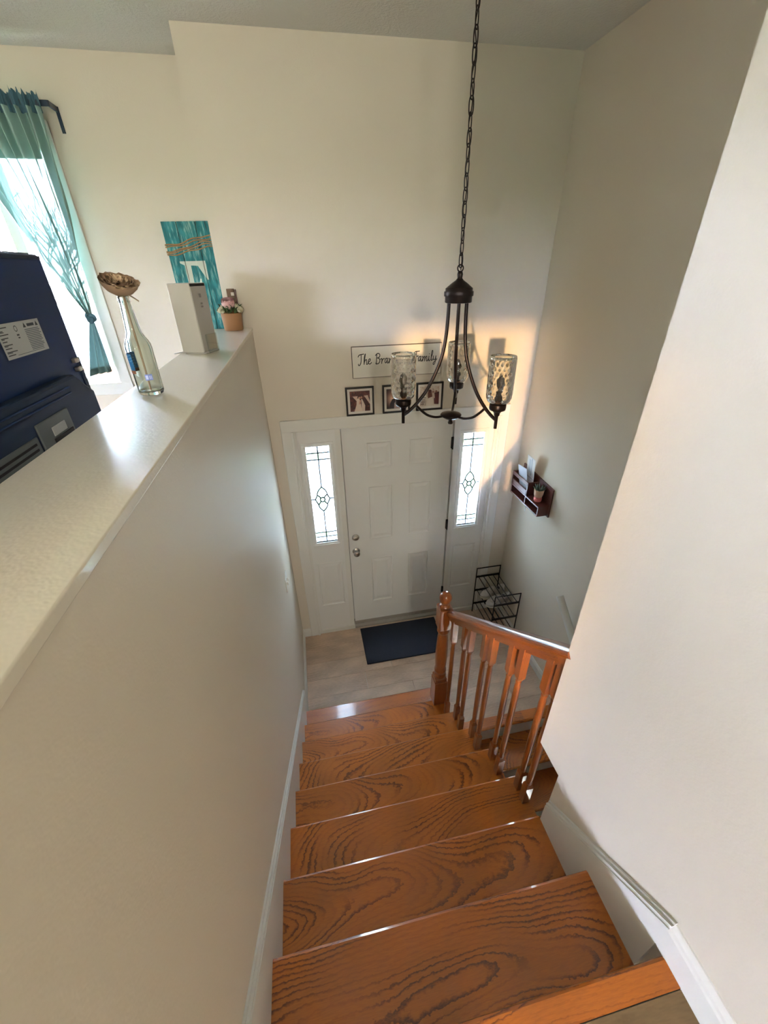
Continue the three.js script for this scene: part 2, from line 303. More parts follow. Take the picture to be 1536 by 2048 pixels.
// sidelights with leaded glass
function sidelight(n, x0, x1, g0, g1, label) {
  const w = new THREE.Group(); w.name = `window_${n}`; scene.add(w); struct(w, label, 'sidelight');
  const G0 = 1.077, G1 = 1.973, cx = (g0 + g1) / 2, v0 = 1.5, z = -0.035;
  const px0 = cx - 0.115, px1 = cx + 0.115;
  obj('frame', [...holedBoard(x0, x1, 0.045, 2.105, -0.06, -0.014, [[g0 - 0.03, g1 + 0.03, G0 - 0.03, G1 + 0.03], [px0, px1, 0.345, 0.862]]), bx(px0 - 0.004, px1 + 0.004, 0.34, 0.866, -0.058, -0.03)], M.door, w);
  const mould = (i, o, za, zb) => [rb(g0 - o, g1 + o, G1 + i, G1 + o, za, zb, 0.003), rb(g0 - o, g1 + o, G0 - o, G0 - i, za, zb, 0.003), rb(g0 - o, g0 - i, G0 - i, G1 + i, za, zb, 0.003, 'y'), rb(g1 + i, g1 + o, G0 - i, G1 + i, za, zb, 0.003, 'y')];
  obj('glazing_moulding', [...mould(0, 0.016, -0.05, -0.016), ...mould(0.014, 0.034, -0.05, -0.007)], M.door, w);
  obj('panel', raisedPanel(px0, px1, 0.345, 0.862, -0.014), M.door, w);
  // leaded pattern, (u, v) from the rosette
  const S = (u, v) => new THREE.Vector2(cx + u, v0 + v);
  const hw = (g1 - g0) / 2, t1 = G1 - v0 - 0.059, t2 = G1 - v0 - 0.115, b1 = G0 - v0 + 0.055, b2 = G0 - v0 + 0.1, top = G1 - v0, bot = G0 - v0;
  const apT = [0, 0.116], apB = [0, -0.111], tipR = [0.06, 0.006], shT = [0.041, 0.045], shB = [0.036, -0.046], rr = 0.02;
  const q = (a, m, b, k = 8) => new THREE.QuadraticBezierCurve(S(...a), S(...m), S(...b)).getPoints(k);
  const upR = [...q(apT, [0.04, 0.082], shT), ...q(shT, [0.05, 0.022], tipR).slice(1)], loR = [...q(tipR, [0.052, -0.018], shB), ...q(shB, [0.04, -0.075], apB).slice(1)];
  const mirror = (l) => l.map((p) => new THREE.Vector2(2 * cx - p.x, p.y));
  const inT = q(shT, [0.026, 0.034], [rr * 0.7, rr * 0.75], 4), inB = q(shB, [0.026, -0.034], [rr * 0.7, -rr * 0.75], 4);
  const circle = []; for (let k = 0; k < 24; k++) circle.push(S(Math.cos(k / 12 * Math.PI) * rr, Math.sin(k / 12 * Math.PI) * rr));
  const arc = (a0, a1, k = 6) => Array.from({ length: k + 1 }, (_, i) => S(Math.cos(a0 + (a1 - a0) * i / k) * rr, Math.sin(a0 + (a1 - a0) * i / k) * rr));
  const pane = (pts, m) => { const g = new THREE.ShapeGeometry(new THREE.Shape(pts)); g.translate(0, 0, z); obj('pane', uvm(g), m, w); };
  const rect = (u0, u1, va, vb) => [S(u0, va), S(u1, va), S(u1, vb), S(u0, vb)];
  for (const [a, b] of [[-hw, 0], [0, hw]]) { pane(rect(a, b, t1, top), M.paneRough); pane(rect(a, b, t2, t1), M.paneClear); pane(rect(a, b, b1, b2), M.paneClear); pane(rect(a, b, bot, b1), M.paneRough); }
  const fieldUp = [S(0, t2), ...upR, S(hw, tipR[1]), S(hw, t2)], fieldLo = [...loR, S(0, b2), S(hw, b2), S(hw, tipR[1])];
  pane(fieldUp, M.paneRough); pane(mirror(fieldUp), M.paneRough); pane(fieldLo, M.paneRough); pane(mirror(fieldLo), M.paneRough);
  const nT = inT.length, petT = [...upR.slice(0, 9), ...inT.slice(1), ...arc(0.82, Math.PI - 0.82), ...mirror(inT).reverse(), ...mirror(upR.slice(0, 9)).reverse().slice(0, -1)];
  const petB = [...loR.slice(8).reverse(), ...inB.slice(1), ...arc(-0.82, -Math.PI + 0.82), ...mirror(inB).reverse(), ...mirror(loR.slice(8))].filter((p, i, a) => i === 0 || p.distanceTo(a[i - 1]) > 1e-6);
  const leaf = [...upR.slice(8), ...loR.slice(1, 9), ...inB.slice(1), ...arc(-0.82, 0.82), ...inT.slice(0, -1).reverse()];
  pane(petT, M.paneClear); pane(petB, M.paneClear); pane(leaf, M.paneClear); pane(mirror(leaf), M.paneClear); pane(circle, M.paneClear);
  const came = (pts, closed) => obj('came', tube(pts.map((p) => V(p.x, p.y, z)), 0.006, Math.max(8, pts.length * 2), 6, closed), M.lead, w);
  came([S(0, top), S(0, apT[1])]); came([S(0, apB[1]), S(0, bot)]);
  for (const v of [t1, t2, b1, b2, bot + 0.005]) came([S(-hw, v), S(hw, v)]);
  came([S(tipR[0], tipR[1]), S(hw, tipR[1])]); came(mirror([S(tipR[0], tipR[1]), S(hw, tipR[1])]));
  came(upR); came(mirror(upR)); came(loR); came(mirror(loR)); came(inT); came(mirror(inT)); came(inB); came(mirror(inB)); came(circle, true);
  return w;
}
sidelight(1, -0.336, -0.044, -0.279, -0.098, 'leaded glass sidelight on the knob side of the front door');
sidelight(2, 0.961, 1.263, 1.007, 1.187, 'leaded glass sidelight on the hinge side of the front door');

{ // living room window
  const w = new THREE.Group(); w.name = 'window_3'; scene.add(w); struct(w, 'white framed living room window behind a sheer curtain', 'window');
  const z = ZWIN, cxm = (WX0 + WX1) / 2;
  obj('casing', [rb(WX0 - 0.07, WX0 + 0.008, WY0 - 0.075, WY1 + 0.07, z, z + 0.018, 0.005, 'y'), rb(WX1 - 0.008, WX1 + 0.065, WY0 - 0.075, WY1 + 0.07, z, z + 0.018, 0.005, 'y'), rb(WX0 - 0.07, WX1 + 0.065, WY1 - 0.008, WY1 + 0.07, z, z + 0.019, 0.005), rb(WX0 - 0.07, WX1 + 0.065, WY0 - 0.075, WY0 + 0.008, z, z + 0.019, 0.005)], M.trim, w);
  obj('window_frame', [bx(WX0, WX0 + 0.035, WY0, WY1, z - 0.13, z - 0.04, 'y'), bx(WX1 - 0.035, WX1, WY0, WY1, z - 0.13, z - 0.04, 'y'), bx(WX0, WX1, WY0, WY0 + 0.04, z - 0.13, z - 0.04), bx(WX0, WX1, WY1 - 0.04, WY1, z - 0.13, z - 0.04), bx(cxm - 0.03, cxm + 0.03, WY0, WY1, z - 0.13, z - 0.05, 'y')], M.vinylFrame, w);
  for (const [a, b] of [[WX0 + 0.035, cxm - 0.03], [cxm + 0.03, WX1 - 0.035]]) { const g = new THREE.PlaneGeometry(b - a, WY1 - WY0 - 0.08); g.translate((a + b) / 2, (WY0 + WY1) / 2, z - 0.09); obj('pane', g, M.window, w); }
  const slatM = mat({ color: lin('#d8dccf'), roughness: 0.5 });
  obj('blind_stack', Array.from({ length: 7 }, (_, k) => rb(WX0 + 0.04, WX1 - 0.04, 3.72 + k * 0.011, 3.729 + k * 0.011, z - 0.045, z - 0.005, 0.002)), slatM, w).userData.label = 'raised blind slats under the window head';
}
{ // patio door at the back of the house
  const w = new THREE.Group(); w.name = 'door_2'; scene.add(w); struct(w, 'full-glass patio door at the rear of the living room', 'door');
  const y0 = 1.68, z0 = ZREAR + 0.03, z1 = ZREAR + 0.12;
  obj('door_frame', [bx(PX0, PX0 + 0.06, y0, PY1, z0, z1, 'y'), bx(PX1 - 0.06, PX1, y0, PY1, z0, z1, 'y'), bx(PX0, PX1, y0, y0 + 0.07, z0, z1), bx(PX0, PX1, PY1 - 0.07, PY1, z0, z1)], M.vinylFrame, w);
  for (const [a, b] of [[PX0 + 0.06, PX1 - 0.06]]) { const g = new THREE.PlaneGeometry(b - a, PY1 - y0 - 0.14); g.translate((a + b) / 2, (y0 + PY1) / 2, ZREAR + 0.075); obj('pane', g, M.window, w); }
}

// ------------------------------------------------------------------ stairs
{
  const st = thing('staircase', 'glossy orange oak stairs going down to the front door landing', 'stairs', [0, 0, 0]);
  const R = rng(77), order = [5, 2, 0, 1, 2, 4, 0, 3, 4];
  const treadG = (y, z, x0, x1, depth, ou, ov) => {
    const t = 0.027, p = [[z + depth, y], [z + 0.009, y], [z + 0.003, y - 0.004], [z, y - t / 2], [z + 0.003, y - t + 0.004], [z + 0.009, y - t], [z + depth, y - t]];
    const g = prismX(p, x0, x1); const uv = g.attributes.uv; for (let i = 0; i < uv.count; i++) uv.setXY(i, uv.getX(i) + ou, uv.getY(i) + ov); return g;
  };
  const xOpen = 0.53;
  for (let n = 0; n < 8; n++) {
    const y = RISE * (n + 1), z = Z0 + RUN * n, open = n < 6;
    const g = treadG(y, z, XL + 0.014, open ? xOpen : XP - 0.014, RUN + 0.034, 0.52, -z + 0.01);
    obj('tread', g, oaks[order[n]], st);
    obj('riser', bx(XL + 0.014, open ? xOpen - 0.03 : XP - 0.014, RISE * n, y - 0.027, z + 0.028, z + 0.04), M.trim, st);
  }
  obj('riser', bx(XL + 0.014, XP - 0.014, RISE * 8, YU - 0.027, Z0 + RUN * 8 + 0.028, Z0 + RUN * 8 + 0.04), M.trim, st);
  obj('top_nosing', treadG(YU + 0.002, Z0 + RUN * 8, XL + 0.001, XP - 0.001, 0.056, 0.5, 0.1), oaks[5], st);
  // closed stringer under the open side
  const pts = [[Z0 + 0.03, -0.2]];
  for (let n = 0; n < 6; n++) { const z = Z0 + RUN * n + 0.03, y = RISE * (n + 1) - 0.027; pts.push([z, y]); pts.push([z + RUN, y]); }
  pts.push([2.352, RISE * 6 - 0.03], [2.352, -0.2]);
  obj('stringer', prismX(pts, XP - 0.005, 0.5), M.wall, st);
}
{
  const st = thing('staircase', 'dark oak lower stairs with white risers beside the railing', 'stairs', [0, 0, 0]);
  for (let n = 1; n <= 7; n++) {
    const y = -RISE * n, z = 1.276 + RUN * n;
    const p = [[z - RUN - 0.03, y], [z - 0.009, y], [z - 0.003, y - 0.004], [z, y - 0.0135], [z - 0.003, y - 0.023], [z - 0.009, y - 0.027], [z - RUN - 0.03, y - 0.027]];
    const g = prismX(p, 0.531, XR - 0.014); const uv = g.attributes.uv; for (let i = 0; i < uv.count; i++) uv.setXY(i, uv.getX(i) + n * 0.3, uv.getY(i) + n * 0.23);
    obj('tread', g, oaks[n % 6], st);
    obj('riser', bx(0.531, XR - 0.014, y, y + RISE - 0.027, z - RUN - 0.042, z - RUN - 0.028), M.trim, st);
  }
  obj('riser', bx(0.531, XR - 0.014, -1.475, -RISE * 7 - 0.027, 1.276 + RUN * 7 - 0.042, 1.276 + RUN * 7 - 0.028), M.trim, st);
}
// ------------------------------------------------------------------ railing
{
  const r = thing('stair_railing', 'turned oak stair railing with ball-topped newel post', 'railing', [0, 0, 0]);
  const nx = 0.477, nz = 1.185, base = RISE * 2;
  const sq = (a, y0, y1, rr = 0.004) => rb(nx - a, nx + a, y0, y1, nz - a, nz + a, rr, 'y');
  const turned = lathe([[0.0, 0.64], [0.038, 0.64], [0.043, 0.652], [0.043, 0.668], [0.036, 0.678], [0.034, 0.69], [0.041, 0.7], [0.041, 0.72], [0.035, 0.73], [0.037, 0.76], [0.041, 0.85], [0.039, 0.95], [0.034, 1.04], [0.03, 1.07], [0.036, 1.08], [0.04, 1.09], [0.04, 1.105], [0.033, 1.115], [0.03, 1.13], [0, 1.13]], 28); turned.translate(nx, 0, nz);
  const ball = lathe([[0, 1.305], [0.034, 1.306], [0.036, 1.313], [0.024, 1.322], [0.019, 1.328], [0.027, 1.335], [0.036, 1.35], [0.04, 1.373], [0.036, 1.395], [0.024, 1.409], [0.01, 1.414], [0, 1.415]], 32); ball.translate(nx, 0, nz);
  const nw = obj('newel_post', [sq(0.046, base, 0.61), sq(0.043, 0.61, 0.645, 0.01), uvm(turned, 'y'), sq(0.043, 1.125, 1.3, 0.008)], railOak, r);
  obj('ball_finial', uvm(ball, 'y'), railOak, nw);
  // handrail, swept along the slope
  const ry = (z) => 1.278 + (z - 1.207) * SL, rx = 0.505, z0 = nz + 0.04, z1 = 2.232, len = Math.hypot(z1 - z0, (z1 - z0) * SL) + 0.0;
  const s = new THREE.Shape(); s.moveTo(-0.018, -0.058); s.lineTo(0.018, -0.058); s.lineTo(0.02, -0.04); s.quadraticCurveTo(0.018, -0.032, 0.029, -0.026); s.quadraticCurveTo(0.035, -0.014, 0.027, -0.004); s.quadraticCurveTo(0.012, 0.002, 0, 0.002); s.quadraticCurveTo(-0.012, 0.002, -0.027, -0.004); s.quadraticCurveTo(-0.035, -0.014, -0.029, -0.026); s.quadraticCurveTo(-0.018, -0.032, -0.02, -0.04); s.closePath();
  let g = new THREE.ExtrudeGeometry(s, { depth: len, bevelEnabled: false, curveSegments: 6 });
  g = uvm(toCreasedNormals(g, 0.6), 'z'); g.rotateX(-Math.atan(SL)); g.translate(rx, ry(z0), z0);
  obj('handrail', g, railOak, r);
  const fil = bx(-0.012, 0.012, -0.07, -0.057, 0, len); fil.rotateX(-Math.atan(SL)); fil.translate(rx, ry(z0), z0);
  obj('rail_fillet', fil, railOak, r);
  // balusters, two to a tread
  const spots = [];
  for (let n = 1; n < 6; n++) for (const o of [0.05, 0.122]) { const z = Math.min(2.211, Z0 + RUN * n + o); if (z > nz + 0.065) spots.push([RISE * (n + 1), z]); }
  for (const [y, z] of spots) {
    const top = ry(z) - 0.058 * Math.hypot(1, SL), h = top - y, a = 0.0165, hb = 0.12, ht = 0.17;
    const bl = (y0, y1, rr) => rb(rx - a, rx + a, y0, y1, z - a, z + a, rr, 'y', 1);
    // top block is cut to the slope of the rail
    const tb = bx(rx - a, rx + a, top - ht, top, z - a, z + a, 'y'); const p = tb.attributes.position;
    for (let i = 0; i < p.count; i++) if (p.getY(i) > top - 0.01) p.setY(i, top + (p.getZ(i) - z) * SL + 0.004);
    const cone = (y0, y1, ra, rb_) => { const c = new THREE.CylinderGeometry(rb_, ra, y1 - y0, 4, 1); c.rotateY(Math.PI / 4); c.translate(rx, (y0 + y1) / 2, z); return uvm(toCreasedNormals(c, 0.3), 'y'); };
    const l = lathe([[0.008, y + hb + 0.02], [0.0125, y + hb + 0.022], [0.014, y + hb + 0.03], [0.0115, y + hb + 0.04], [0.0125, y + hb + 0.07], [0.0145, y + h * 0.45], [0.0135, y + h - ht - 0.06], [0.011, y + h - ht - 0.035], [0.0135, y + h - ht - 0.028], [0.012, y + h - ht - 0.018], [0.006, y + h - ht - 0.016]], 14); l.translate(rx, 0, z);
    obj('baluster', [bl(y, y + hb, 0.002), cone(y + hb, y + hb + 0.024, a * 1.41, 0.013), uvm(l, 'y'), cone(y + h - ht - 0.022, y + h - ht, 0.013, a * 1.41), tb], railOak, r);
  }
}
{ // white wall-mounted handrail of the lower stairs
  const h = thing('wall_handrail', 'white wall-mounted handrail descending beside the lower stairs', 'handrail', [0, 0, 0]);
  const a = [1.452, 1.02, 0.99], k = 1.9;
  const s = new THREE.Shape(); s.absellipse(0, 0, 0.022, 0.028, 0, Math.PI * 2);
  const g = new THREE.ExtrudeGeometry(s, { depth: k, bevelEnabled: true, bevelSize: 0.003, bevelThickness: 0.003, bevelSegments: 2, curveSegments: 20 }); g.rotateX(Math.atan(0.84)); g.translate(...a);
  obj('rail', g, M.trim, h);
  for (const t of [0.35, 1.45]) { const z = a[2] + t * Math.cos(Math.atan(0.84)), y = a[1] - t * Math.sin(Math.atan(0.84)); obj('bracket', tube([[XR, y - 0.07, z], [1.48, y - 0.07, z], [1.452, y - 0.05, z], [1.452, y - 0.02, z]], 0.006), M.nickel, h); }
}

// ------------------------------------------------------------------ chandelier
{
  const cx = 0.5, cz = 1.0, c = thing('chandelier', 'dark bronze three-arm chandelier with hammered glass shades on a long chain', 'chandelier', [cx, 0, cz]);
  obj('ceiling_canopy', lathe([[0, YC], [0.065, YC], [0.065, YC - 0.012], [0.05, YC - 0.022], [0.014, YC - 0.03], [0.008, YC - 0.045], [0, YC - 0.045]]), M.bronze, c);
  const capMesh = obj('hub', lathe([[0, 3.118], [0.01, 3.116], [0.013, 3.105], [0.011, 3.09], [0.018, 3.082], [0.036, 3.07], [0.055, 3.055], [0.061, 3.051], [0.061, 3.04], [0.066, 3.038], [0.066, 3.02], [0.061, 3.018], [0.061, 2.995], [0.055, 2.992], [0, 2.992]], 40), M.bronze, c);
  obj('loop', new THREE.TorusGeometry(0.013, 0.003, 8, 20).translate(0, 3.128, 0), M.bronze, capMesh);
  // chain
  const n = 22, p = (YC - 0.045 - 3.135) / n;
  const path = []; for (let k = 0; k < 32; k++) { const a = k / 32 * Math.PI * 2, sx = Math.cos(a), sy = Math.sin(a); path.push(V(0.0095 * Math.sign(sx) * Math.pow(Math.abs(sx), 0.7), p * 0.62 * Math.sign(sy) * Math.pow(Math.abs(sy), 0.85), 0)); }
  const link = tube(path, 0.0024, 40, 6, true), R = rng(9);
  for (let k = 0; k < n; k++) { const m = obj('chain_link', link.clone(), M.bronze, c); m.position.y = 3.135 + p * (k + 0.5); m.rotation.y = (k % 2 ? Math.PI / 2 : 0) + 0.5 + (R() - 0.5) * 0.5; m.rotation.z = (R() - 0.5) * 0.06; }
  obj('cord', tube(Array.from({ length: 24 }, (_, k) => [0.005 * Math.sin(k * 2.1), 3.12 + k / 23 * (YC - 0.05 - 3.12), 0.005 * Math.cos(k * 2.1)]), 0.0022, 90, 6), M.bronze, c);
  const dish = obj('lower_disc', lathe([[0, 2.487], [0.02, 2.486], [0.05, 2.478], [0.055, 2.472], [0.05, 2.464], [0.03, 2.452], [0.012, 2.448], [0.011, 2.436], [0.014, 2.432], [0.012, 2.424], [0, 2.422]], 36), M.bronze, c);
  const AR = 0.262;
  for (const deg of [175, 55, -65]) {
    const a = deg * Math.PI / 180, dx = Math.cos(a), dz = Math.sin(a), at = (r, y) => [dx * r, y, dz * r];
    const arm = obj('arm', [tube([at(0.046, 3.0), at(0.047, 2.93), at(0.052, 2.85), at(0.066, 2.77), at(0.096, 2.69), at(0.14, 2.61), at(0.19, 2.55), at(0.235, 2.512), at(AR, 2.497)], 0.0085, 44, 10), tube([at(0.045, 2.468), at(0.085, 2.468), at(0.13, 2.483), at(0.17, 2.515), at(0.198, 2.545)], 0.0065, 28, 8)], M.bronze, c);
    const cupG = lathe([[0, 2.455], [0.008, 2.456], [0.0085, 2.515], [0.014, 2.522], [0.014, 2.53], [0.02, 2.54], [0.037, 2.548], [0.039, 2.556], [0.039, 2.574], [0.034, 2.577], [0, 2.577]], 28); cupG.translate(dx * AR, 0, dz * AR);
    obj('cup', cupG, M.bronze, arm);
    const sp = new THREE.CatmullRomCurve3([[0.02, 2.579], [0.036, 2.581], [0.05, 2.588], [0.057, 2.602], [0.0598, 2.622], [0.06, 2.66], [0.06, 2.72], [0.06, 2.79]].map(([a, b]) => V(a, b, 0)));
    const sh = new ParametricGeometry((u, v, o) => {                      // up the hammered outside, over the rim, down the smooth inside
      const up = v < 0.6, q = sp.getPoint(up ? v / 0.6 : clamp((1 - v) / 0.4)), an = u * Math.PI * 2, row = q.y / 0.021, col = u * 18 + (Math.floor(row) % 2) * 0.5;
      const fx = col - Math.floor(col) - 0.5, fy = row - Math.floor(row) - 0.5, dim = Math.max(0, 1 - 4.4 * (fx * fx + fy * fy)) * 0.0016 * ss(2.585, 2.61, q.y) * ss(2.79, 2.783, q.y);
      const rad = up ? q.x - dim : q.x - 0.0032; o.set(Math.cos(an) * rad, q.y, Math.sin(an) * rad);
    }, 126, 80);
    sh.translate(dx * AR, 0, dz * AR);
    obj('glass_shade', sh, M.shade, c).userData.label = 'clear hammered glass shade';
    const sl = lathe([[0, 2.575], [0.0155, 2.576], [0.0155, 2.632], [0.012, 2.634], [0, 2.634]], 20); sl.translate(dx * AR, 0, dz * AR);
    obj('candle_sleeve', sl, M.bronze, c);
    const bu = lathe([[0, 2.634], [0.011, 2.636], [0.013, 2.645], [0.0185, 2.66], [0.019, 2.674], [0.014, 2.69], [0.006, 2.702], [0, 2.706]], 20); bu.translate(dx * AR, 0, dz * AR);
    obj('bulb', bu, mat({ color: lin('#33271f'), roughness: 0.08, clearcoat: 1 }), c).userData.label = 'unlit smoky candle bulb';
  }
}

{ // lit dome lamp on the ceiling of the upper hall, behind the camera; it throws the top step's shadow on the skirt board
  const l = thing('ceiling_lamp', 'lit frosted dome lamp on the upper hall ceiling', 'ceiling lamp', [-0.15, 0, 6.6]);
  obj('lamp_base', lathe([[0, YC], [0.17, YC], [0.17, YC - 0.02], [0, YC - 0.02]]), M.nickel, l);
  obj('lamp_dome', lathe([[0.155, YC - 0.02], [0.15, YC - 0.05], [0.12, YC - 0.085], [0.07, YC - 0.105], [0, YC - 0.112]]), mat({ color: lin('#f2ead8'), emissive: new THREE.Color(1.0, 0.91, 0.77), emissiveIntensity: 2.5, roughness: 0.6 }), l);
  const p = new THREE.PointLight(new THREE.Color(1.0, 0.91, 0.77), 18); p.position.set(0, YC - 0.2, 0); p.castShadow = true; p.shadow.radius = 9; p.name = 'lamp_glow'; l.add(p);
}
// ------------------------------------------------------------------ above the door
const glyphs = {
  T: ['M1,-15 C3,-20 8,-19 14,-20 M8,-19 C8,-10 8,-3 4,1 C2,3 0,1 1,-1', 12], h: ['M2,0 C3,-8 5,-14 6,-20 C3,-18 2,-8 2,0 C3,-6 6,-10 8,-9 C9,-8 7,-1 8,0 C9,1 11,-1 12,-3', 10.5], e: ['M1,-4 C5,-5 8,-8 6,-10 C3,-11 1,-6 2,-2 C3,1 7,0 9,-3', 9],
  B: ['M4,-19 L2,1 M1,-16 C5,-22 12,-20 11,-15 C10,-12 7,-11 5,-11 C10,-11 12,-7 10,-3 C8,1 3,1 1,-1', 12.5], r: ['M0,-8 C3,-11 4,-9 3,-5 L2.5,0 C3,-6 6,-10 9,-9', 8.5], a: ['M8,-9 C4,-11 1,-7 2,-2 C3,1 6,-1 7.5,-8 C7,-3 7,0 8.5,0 C9.5,0 10.5,-1 11,-3', 10],
  n: ['M1,-9 C3,-10 3,-6 2,0 C3,-6 6,-10 8,-9 C9,-8 7,-1 8,0 C9,1 11,-1 11.5,-3', 10.5], s: ['M7,-9 C4,-11 2,-8 4,-6 C7,-4 7,-1 4,0 C2,0.5 1,-1 1,-2', 8], c: ['M7.5,-8 C6,-11 2,-9 2,-4 C2,0 5,1 8.5,-3', 8.5], o: ['M6,-9.5 C2,-10 1,-4 2,-1.5 C4,1 8,-2 7.5,-6 C7.3,-9 5,-9.8 4,-8', 9],
  m: ['M1,-9 C3,-10 3,-6 2,0 C3,-6 5,-10 7,-9 C8,-8 7,-3 7,0 C8,-6 10,-10 12,-9 C13,-8 11,-1 12,0 C13,1 15,-1 15.5,-3', 14.5], F: ['M2,-17 C6,-21 10,-19 15,-20 M8,-19 C7,-10 7,-4 4,1 M3,-9 C6,-10 9,-10 12,-10.5', 11], i: ['M3,-9 C2.5,-5 2,-1 3,0 C4,1 6,-1 6.5,-3 M3.7,-13.4 L3.9,-13.8', 6],
  l: ['M2,-6 C6,-12 7,-20 5,-20 C3,-20 2,-8 3,-1 C4,1 6,-1 6.5,-3', 6], y: ['M2,-9 C1,-4 2,-1 4,-1 C6,-1 7.5,-5 8,-9 C8,-2 7,6 4,8 C1,9 1,5 4,3 C7,1 9,-1 10.5,-3', 9], ' ': ['', 9],
};
{
  const s = thing('wooden_sign', 'long white family name sign with black script above the door', 'sign', [0.44, 2.576, 0]);
  const t = canvasTex(1300, 420, (g, w, h) => {
    g.fillStyle = '#e9e4da'; g.fillRect(0, 0, w, h); g.strokeStyle = '#141210'; g.lineCap = g.lineJoin = 'round';
    const text = 'The Branscom Family'; let L = 0; for (const ch of text) L += glyphs[ch][1];
    const sc = 1150 / L; g.translate(78, 236); g.scale(sc, sc * 1.15); g.lineWidth = 1.75;
    for (const ch of text) { if (glyphs[ch][0]) g.stroke(new Path2D(glyphs[ch][0])); g.translate(glyphs[ch][1], 0); }
  });
  obj('board', rb(-0.326, 0.326, -0.106, 0.106, 0.001, 0.018, 0.002), mat({ color: lin('#4a3c30'), roughness: 0.6 }), s);
  const f = new THREE.PlaneGeometry(0.645, 0.205); f.translate(0, 0, 0.0188); obj('face', f, mat({ map: t, roughness: 0.5 }), s);
}
function photoTex(kind) {
  return canvasTex(384, 384, (g, w, h) => {
    const R = rng(31 + kind * 7), blob = (x, y, rx, ry, c, rot = 0) => { g.fillStyle = c; g.beginPath(); g.ellipse(x, y, rx, ry, rot, 0, 7); g.fill(); }, poly = (p, c) => { g.fillStyle = c; g.beginPath(); p.forEach((q, i) => (i ? g.lineTo(...q) : g.moveTo(...q))); g.closePath(); g.fill(); };
    if (kind === 0) {
      g.fillStyle = '#4a1f1c'; g.fillRect(0, 0, w, h);
      for (let k = 0; k < 120; k++) blob(R() * w, R() * h, 8 + R() * 40, 5 + R() * 18, ['#361210', '#5e2b25', '#6d3a30', '#2b0e0d'][k % 4], R() * 3);
      poly([[50, 95], [150, 92], [130, 190]], '#d8bfae'); poly([[270, 90], [345, 85], [384, 215], [384, 260]], '#d5beb0');
      poly([[130, 150], [180, 120], [200, 230], [235, 384], [75, 384], [120, 260]], '#e4cfbf'); poly([[215, 150], [262, 160], [290, 260], [280, 384], [225, 384]], '#d9c4b6'); poly([[235, 150], [300, 130], [345, 210], [335, 300], [290, 280]], '#3a1817');
      blob(192, 100, 34, 30, '#3b1715'); blob(182, 128, 20, 22, '#c79a84'); blob(222, 120, 18, 22, '#b98973'); blob(190, 210, 16, 46, '#cf9f88', 0.3); blob(235, 280, 15, 44, '#e0cbbd', -0.2);
    } else if (kind === 1) {
      const gr = g.createRadialGradient(120, 190, 20, 190, 190, 270); gr.addColorStop(0, '#e4b99c'); gr.addColorStop(0.35, '#a07a68'); gr.addColorStop(0.75, '#3c2926'); gr.addColorStop(1, '#1b1111'); g.fillStyle = gr; g.fillRect(0, 0, w, h);
      poly([[60, 384], [70, 280], [110, 200], [170, 180], [190, 384]], '#271c1d'); poly([[110, 150], [210, 140], [235, 165], [170, 190]], '#1c1414'); poly([[150, 384], [155, 280], [205, 190], [270, 180], [290, 290], [250, 384]], '#b39b94');
      blob(255, 240, 42, 62, '#231819'); blob(205, 190, 26, 22, '#6d4f49'); blob(190, 300, 24, 60, '#cbb5ad', 0.2); poly([[290, 384], [295, 250], [384, 220], [384, 384]], '#20171a');
    } else {
      g.fillStyle = '#d8cabb'; g.fillRect(0, 0, w, h);
      for (let k = 0; k < 90; k++) blob(R() * w, R() * h * 0.5, 6 + R() * 30, 5 + R() * 14, ['#c9b7a6', '#e2d7ca', '#a98f80', '#bfa998'][k % 4], R() * 3);
      for (let k = 0; k < 4; k++) { g.fillStyle = '#3a1a19'; g.fillRect(10, 210 + k * 40, 110 - k * 12, 12); g.fillRect(14 + k * 32, 270, 8, 100); }
      poly([[150, 110], [230, 95], [250, 210], [160, 230]], '#6b3b34'); blob(195, 92, 34, 30, '#4b211e'); poly([[160, 230], [260, 200], [270, 384], [120, 384]], '#dccfc3'); poly([[270, 130], [384, 110], [384, 360], [290, 350]], '#3f1718'); poly([[250, 120], [285, 110], [300, 230], [255, 250]], '#cdbbae'); blob(325, 105, 22, 22, '#8d6253'); blob(262, 110, 20, 22, '#96685a'); for (let k = 0; k < 4; k++) poly([[300 + k * 20, 150], [306 + k * 20, 150], [312 + k * 18, 350], [304 + k * 18, 350]], '#602a29');
    }
  });
}
const frameM = mat({ color: lin('#0d0b0b'), roughness: 0.35 }), matteM = mat({ color: lin('#e8e2da'), roughness: 0.8 });
[[0.0535, 'black framed sepia photo of a couple embracing in white', 0], [0.326, 'black framed dark photo of a couple against a glowing sky', 1], [0.585, 'black framed pale photo of a wedding party and chairs', 2]].forEach(([x, label, k]) => {
  const f = thing('picture_frame', label, 'picture', [x + 0.1045, 2.2, 0.004], 0, 'square photos standing on the door casing');
  f.rotation.x = -0.0;
  const w = 0.1045, y0 = 0.001, y1 = 0.21, b = 0.013;
  obj('frame', [rb(-w, w, y0, y0 + b, 0, 0.018, 0.002), rb(-w, w, y1 - b, y1, 0, 0.018, 0.002), rb(-w, -w + b, y0 + b, y1 - b, 0, 0.018, 0.002, 'y'), rb(w - b, w, y0 + b, y1 - b, 0, 0.018, 0.002, 'y'), bx(-w + 0.004, w - 0.004, y0 + 0.004, y1 - 0.004, 0, 0.006)], frameM, f);
  obj('mat_board', bx(-w + b, w - b, y0 + b, y1 - b, 0.006, 0.009), matteM, f);
  const g = new THREE.PlaneGeometry(0.148, 0.148); g.translate(0, (y0 + y1) / 2, 0.0096); obj('print', g, mat({ map: photoTex(k), roughness: 0.35 }), f);
});

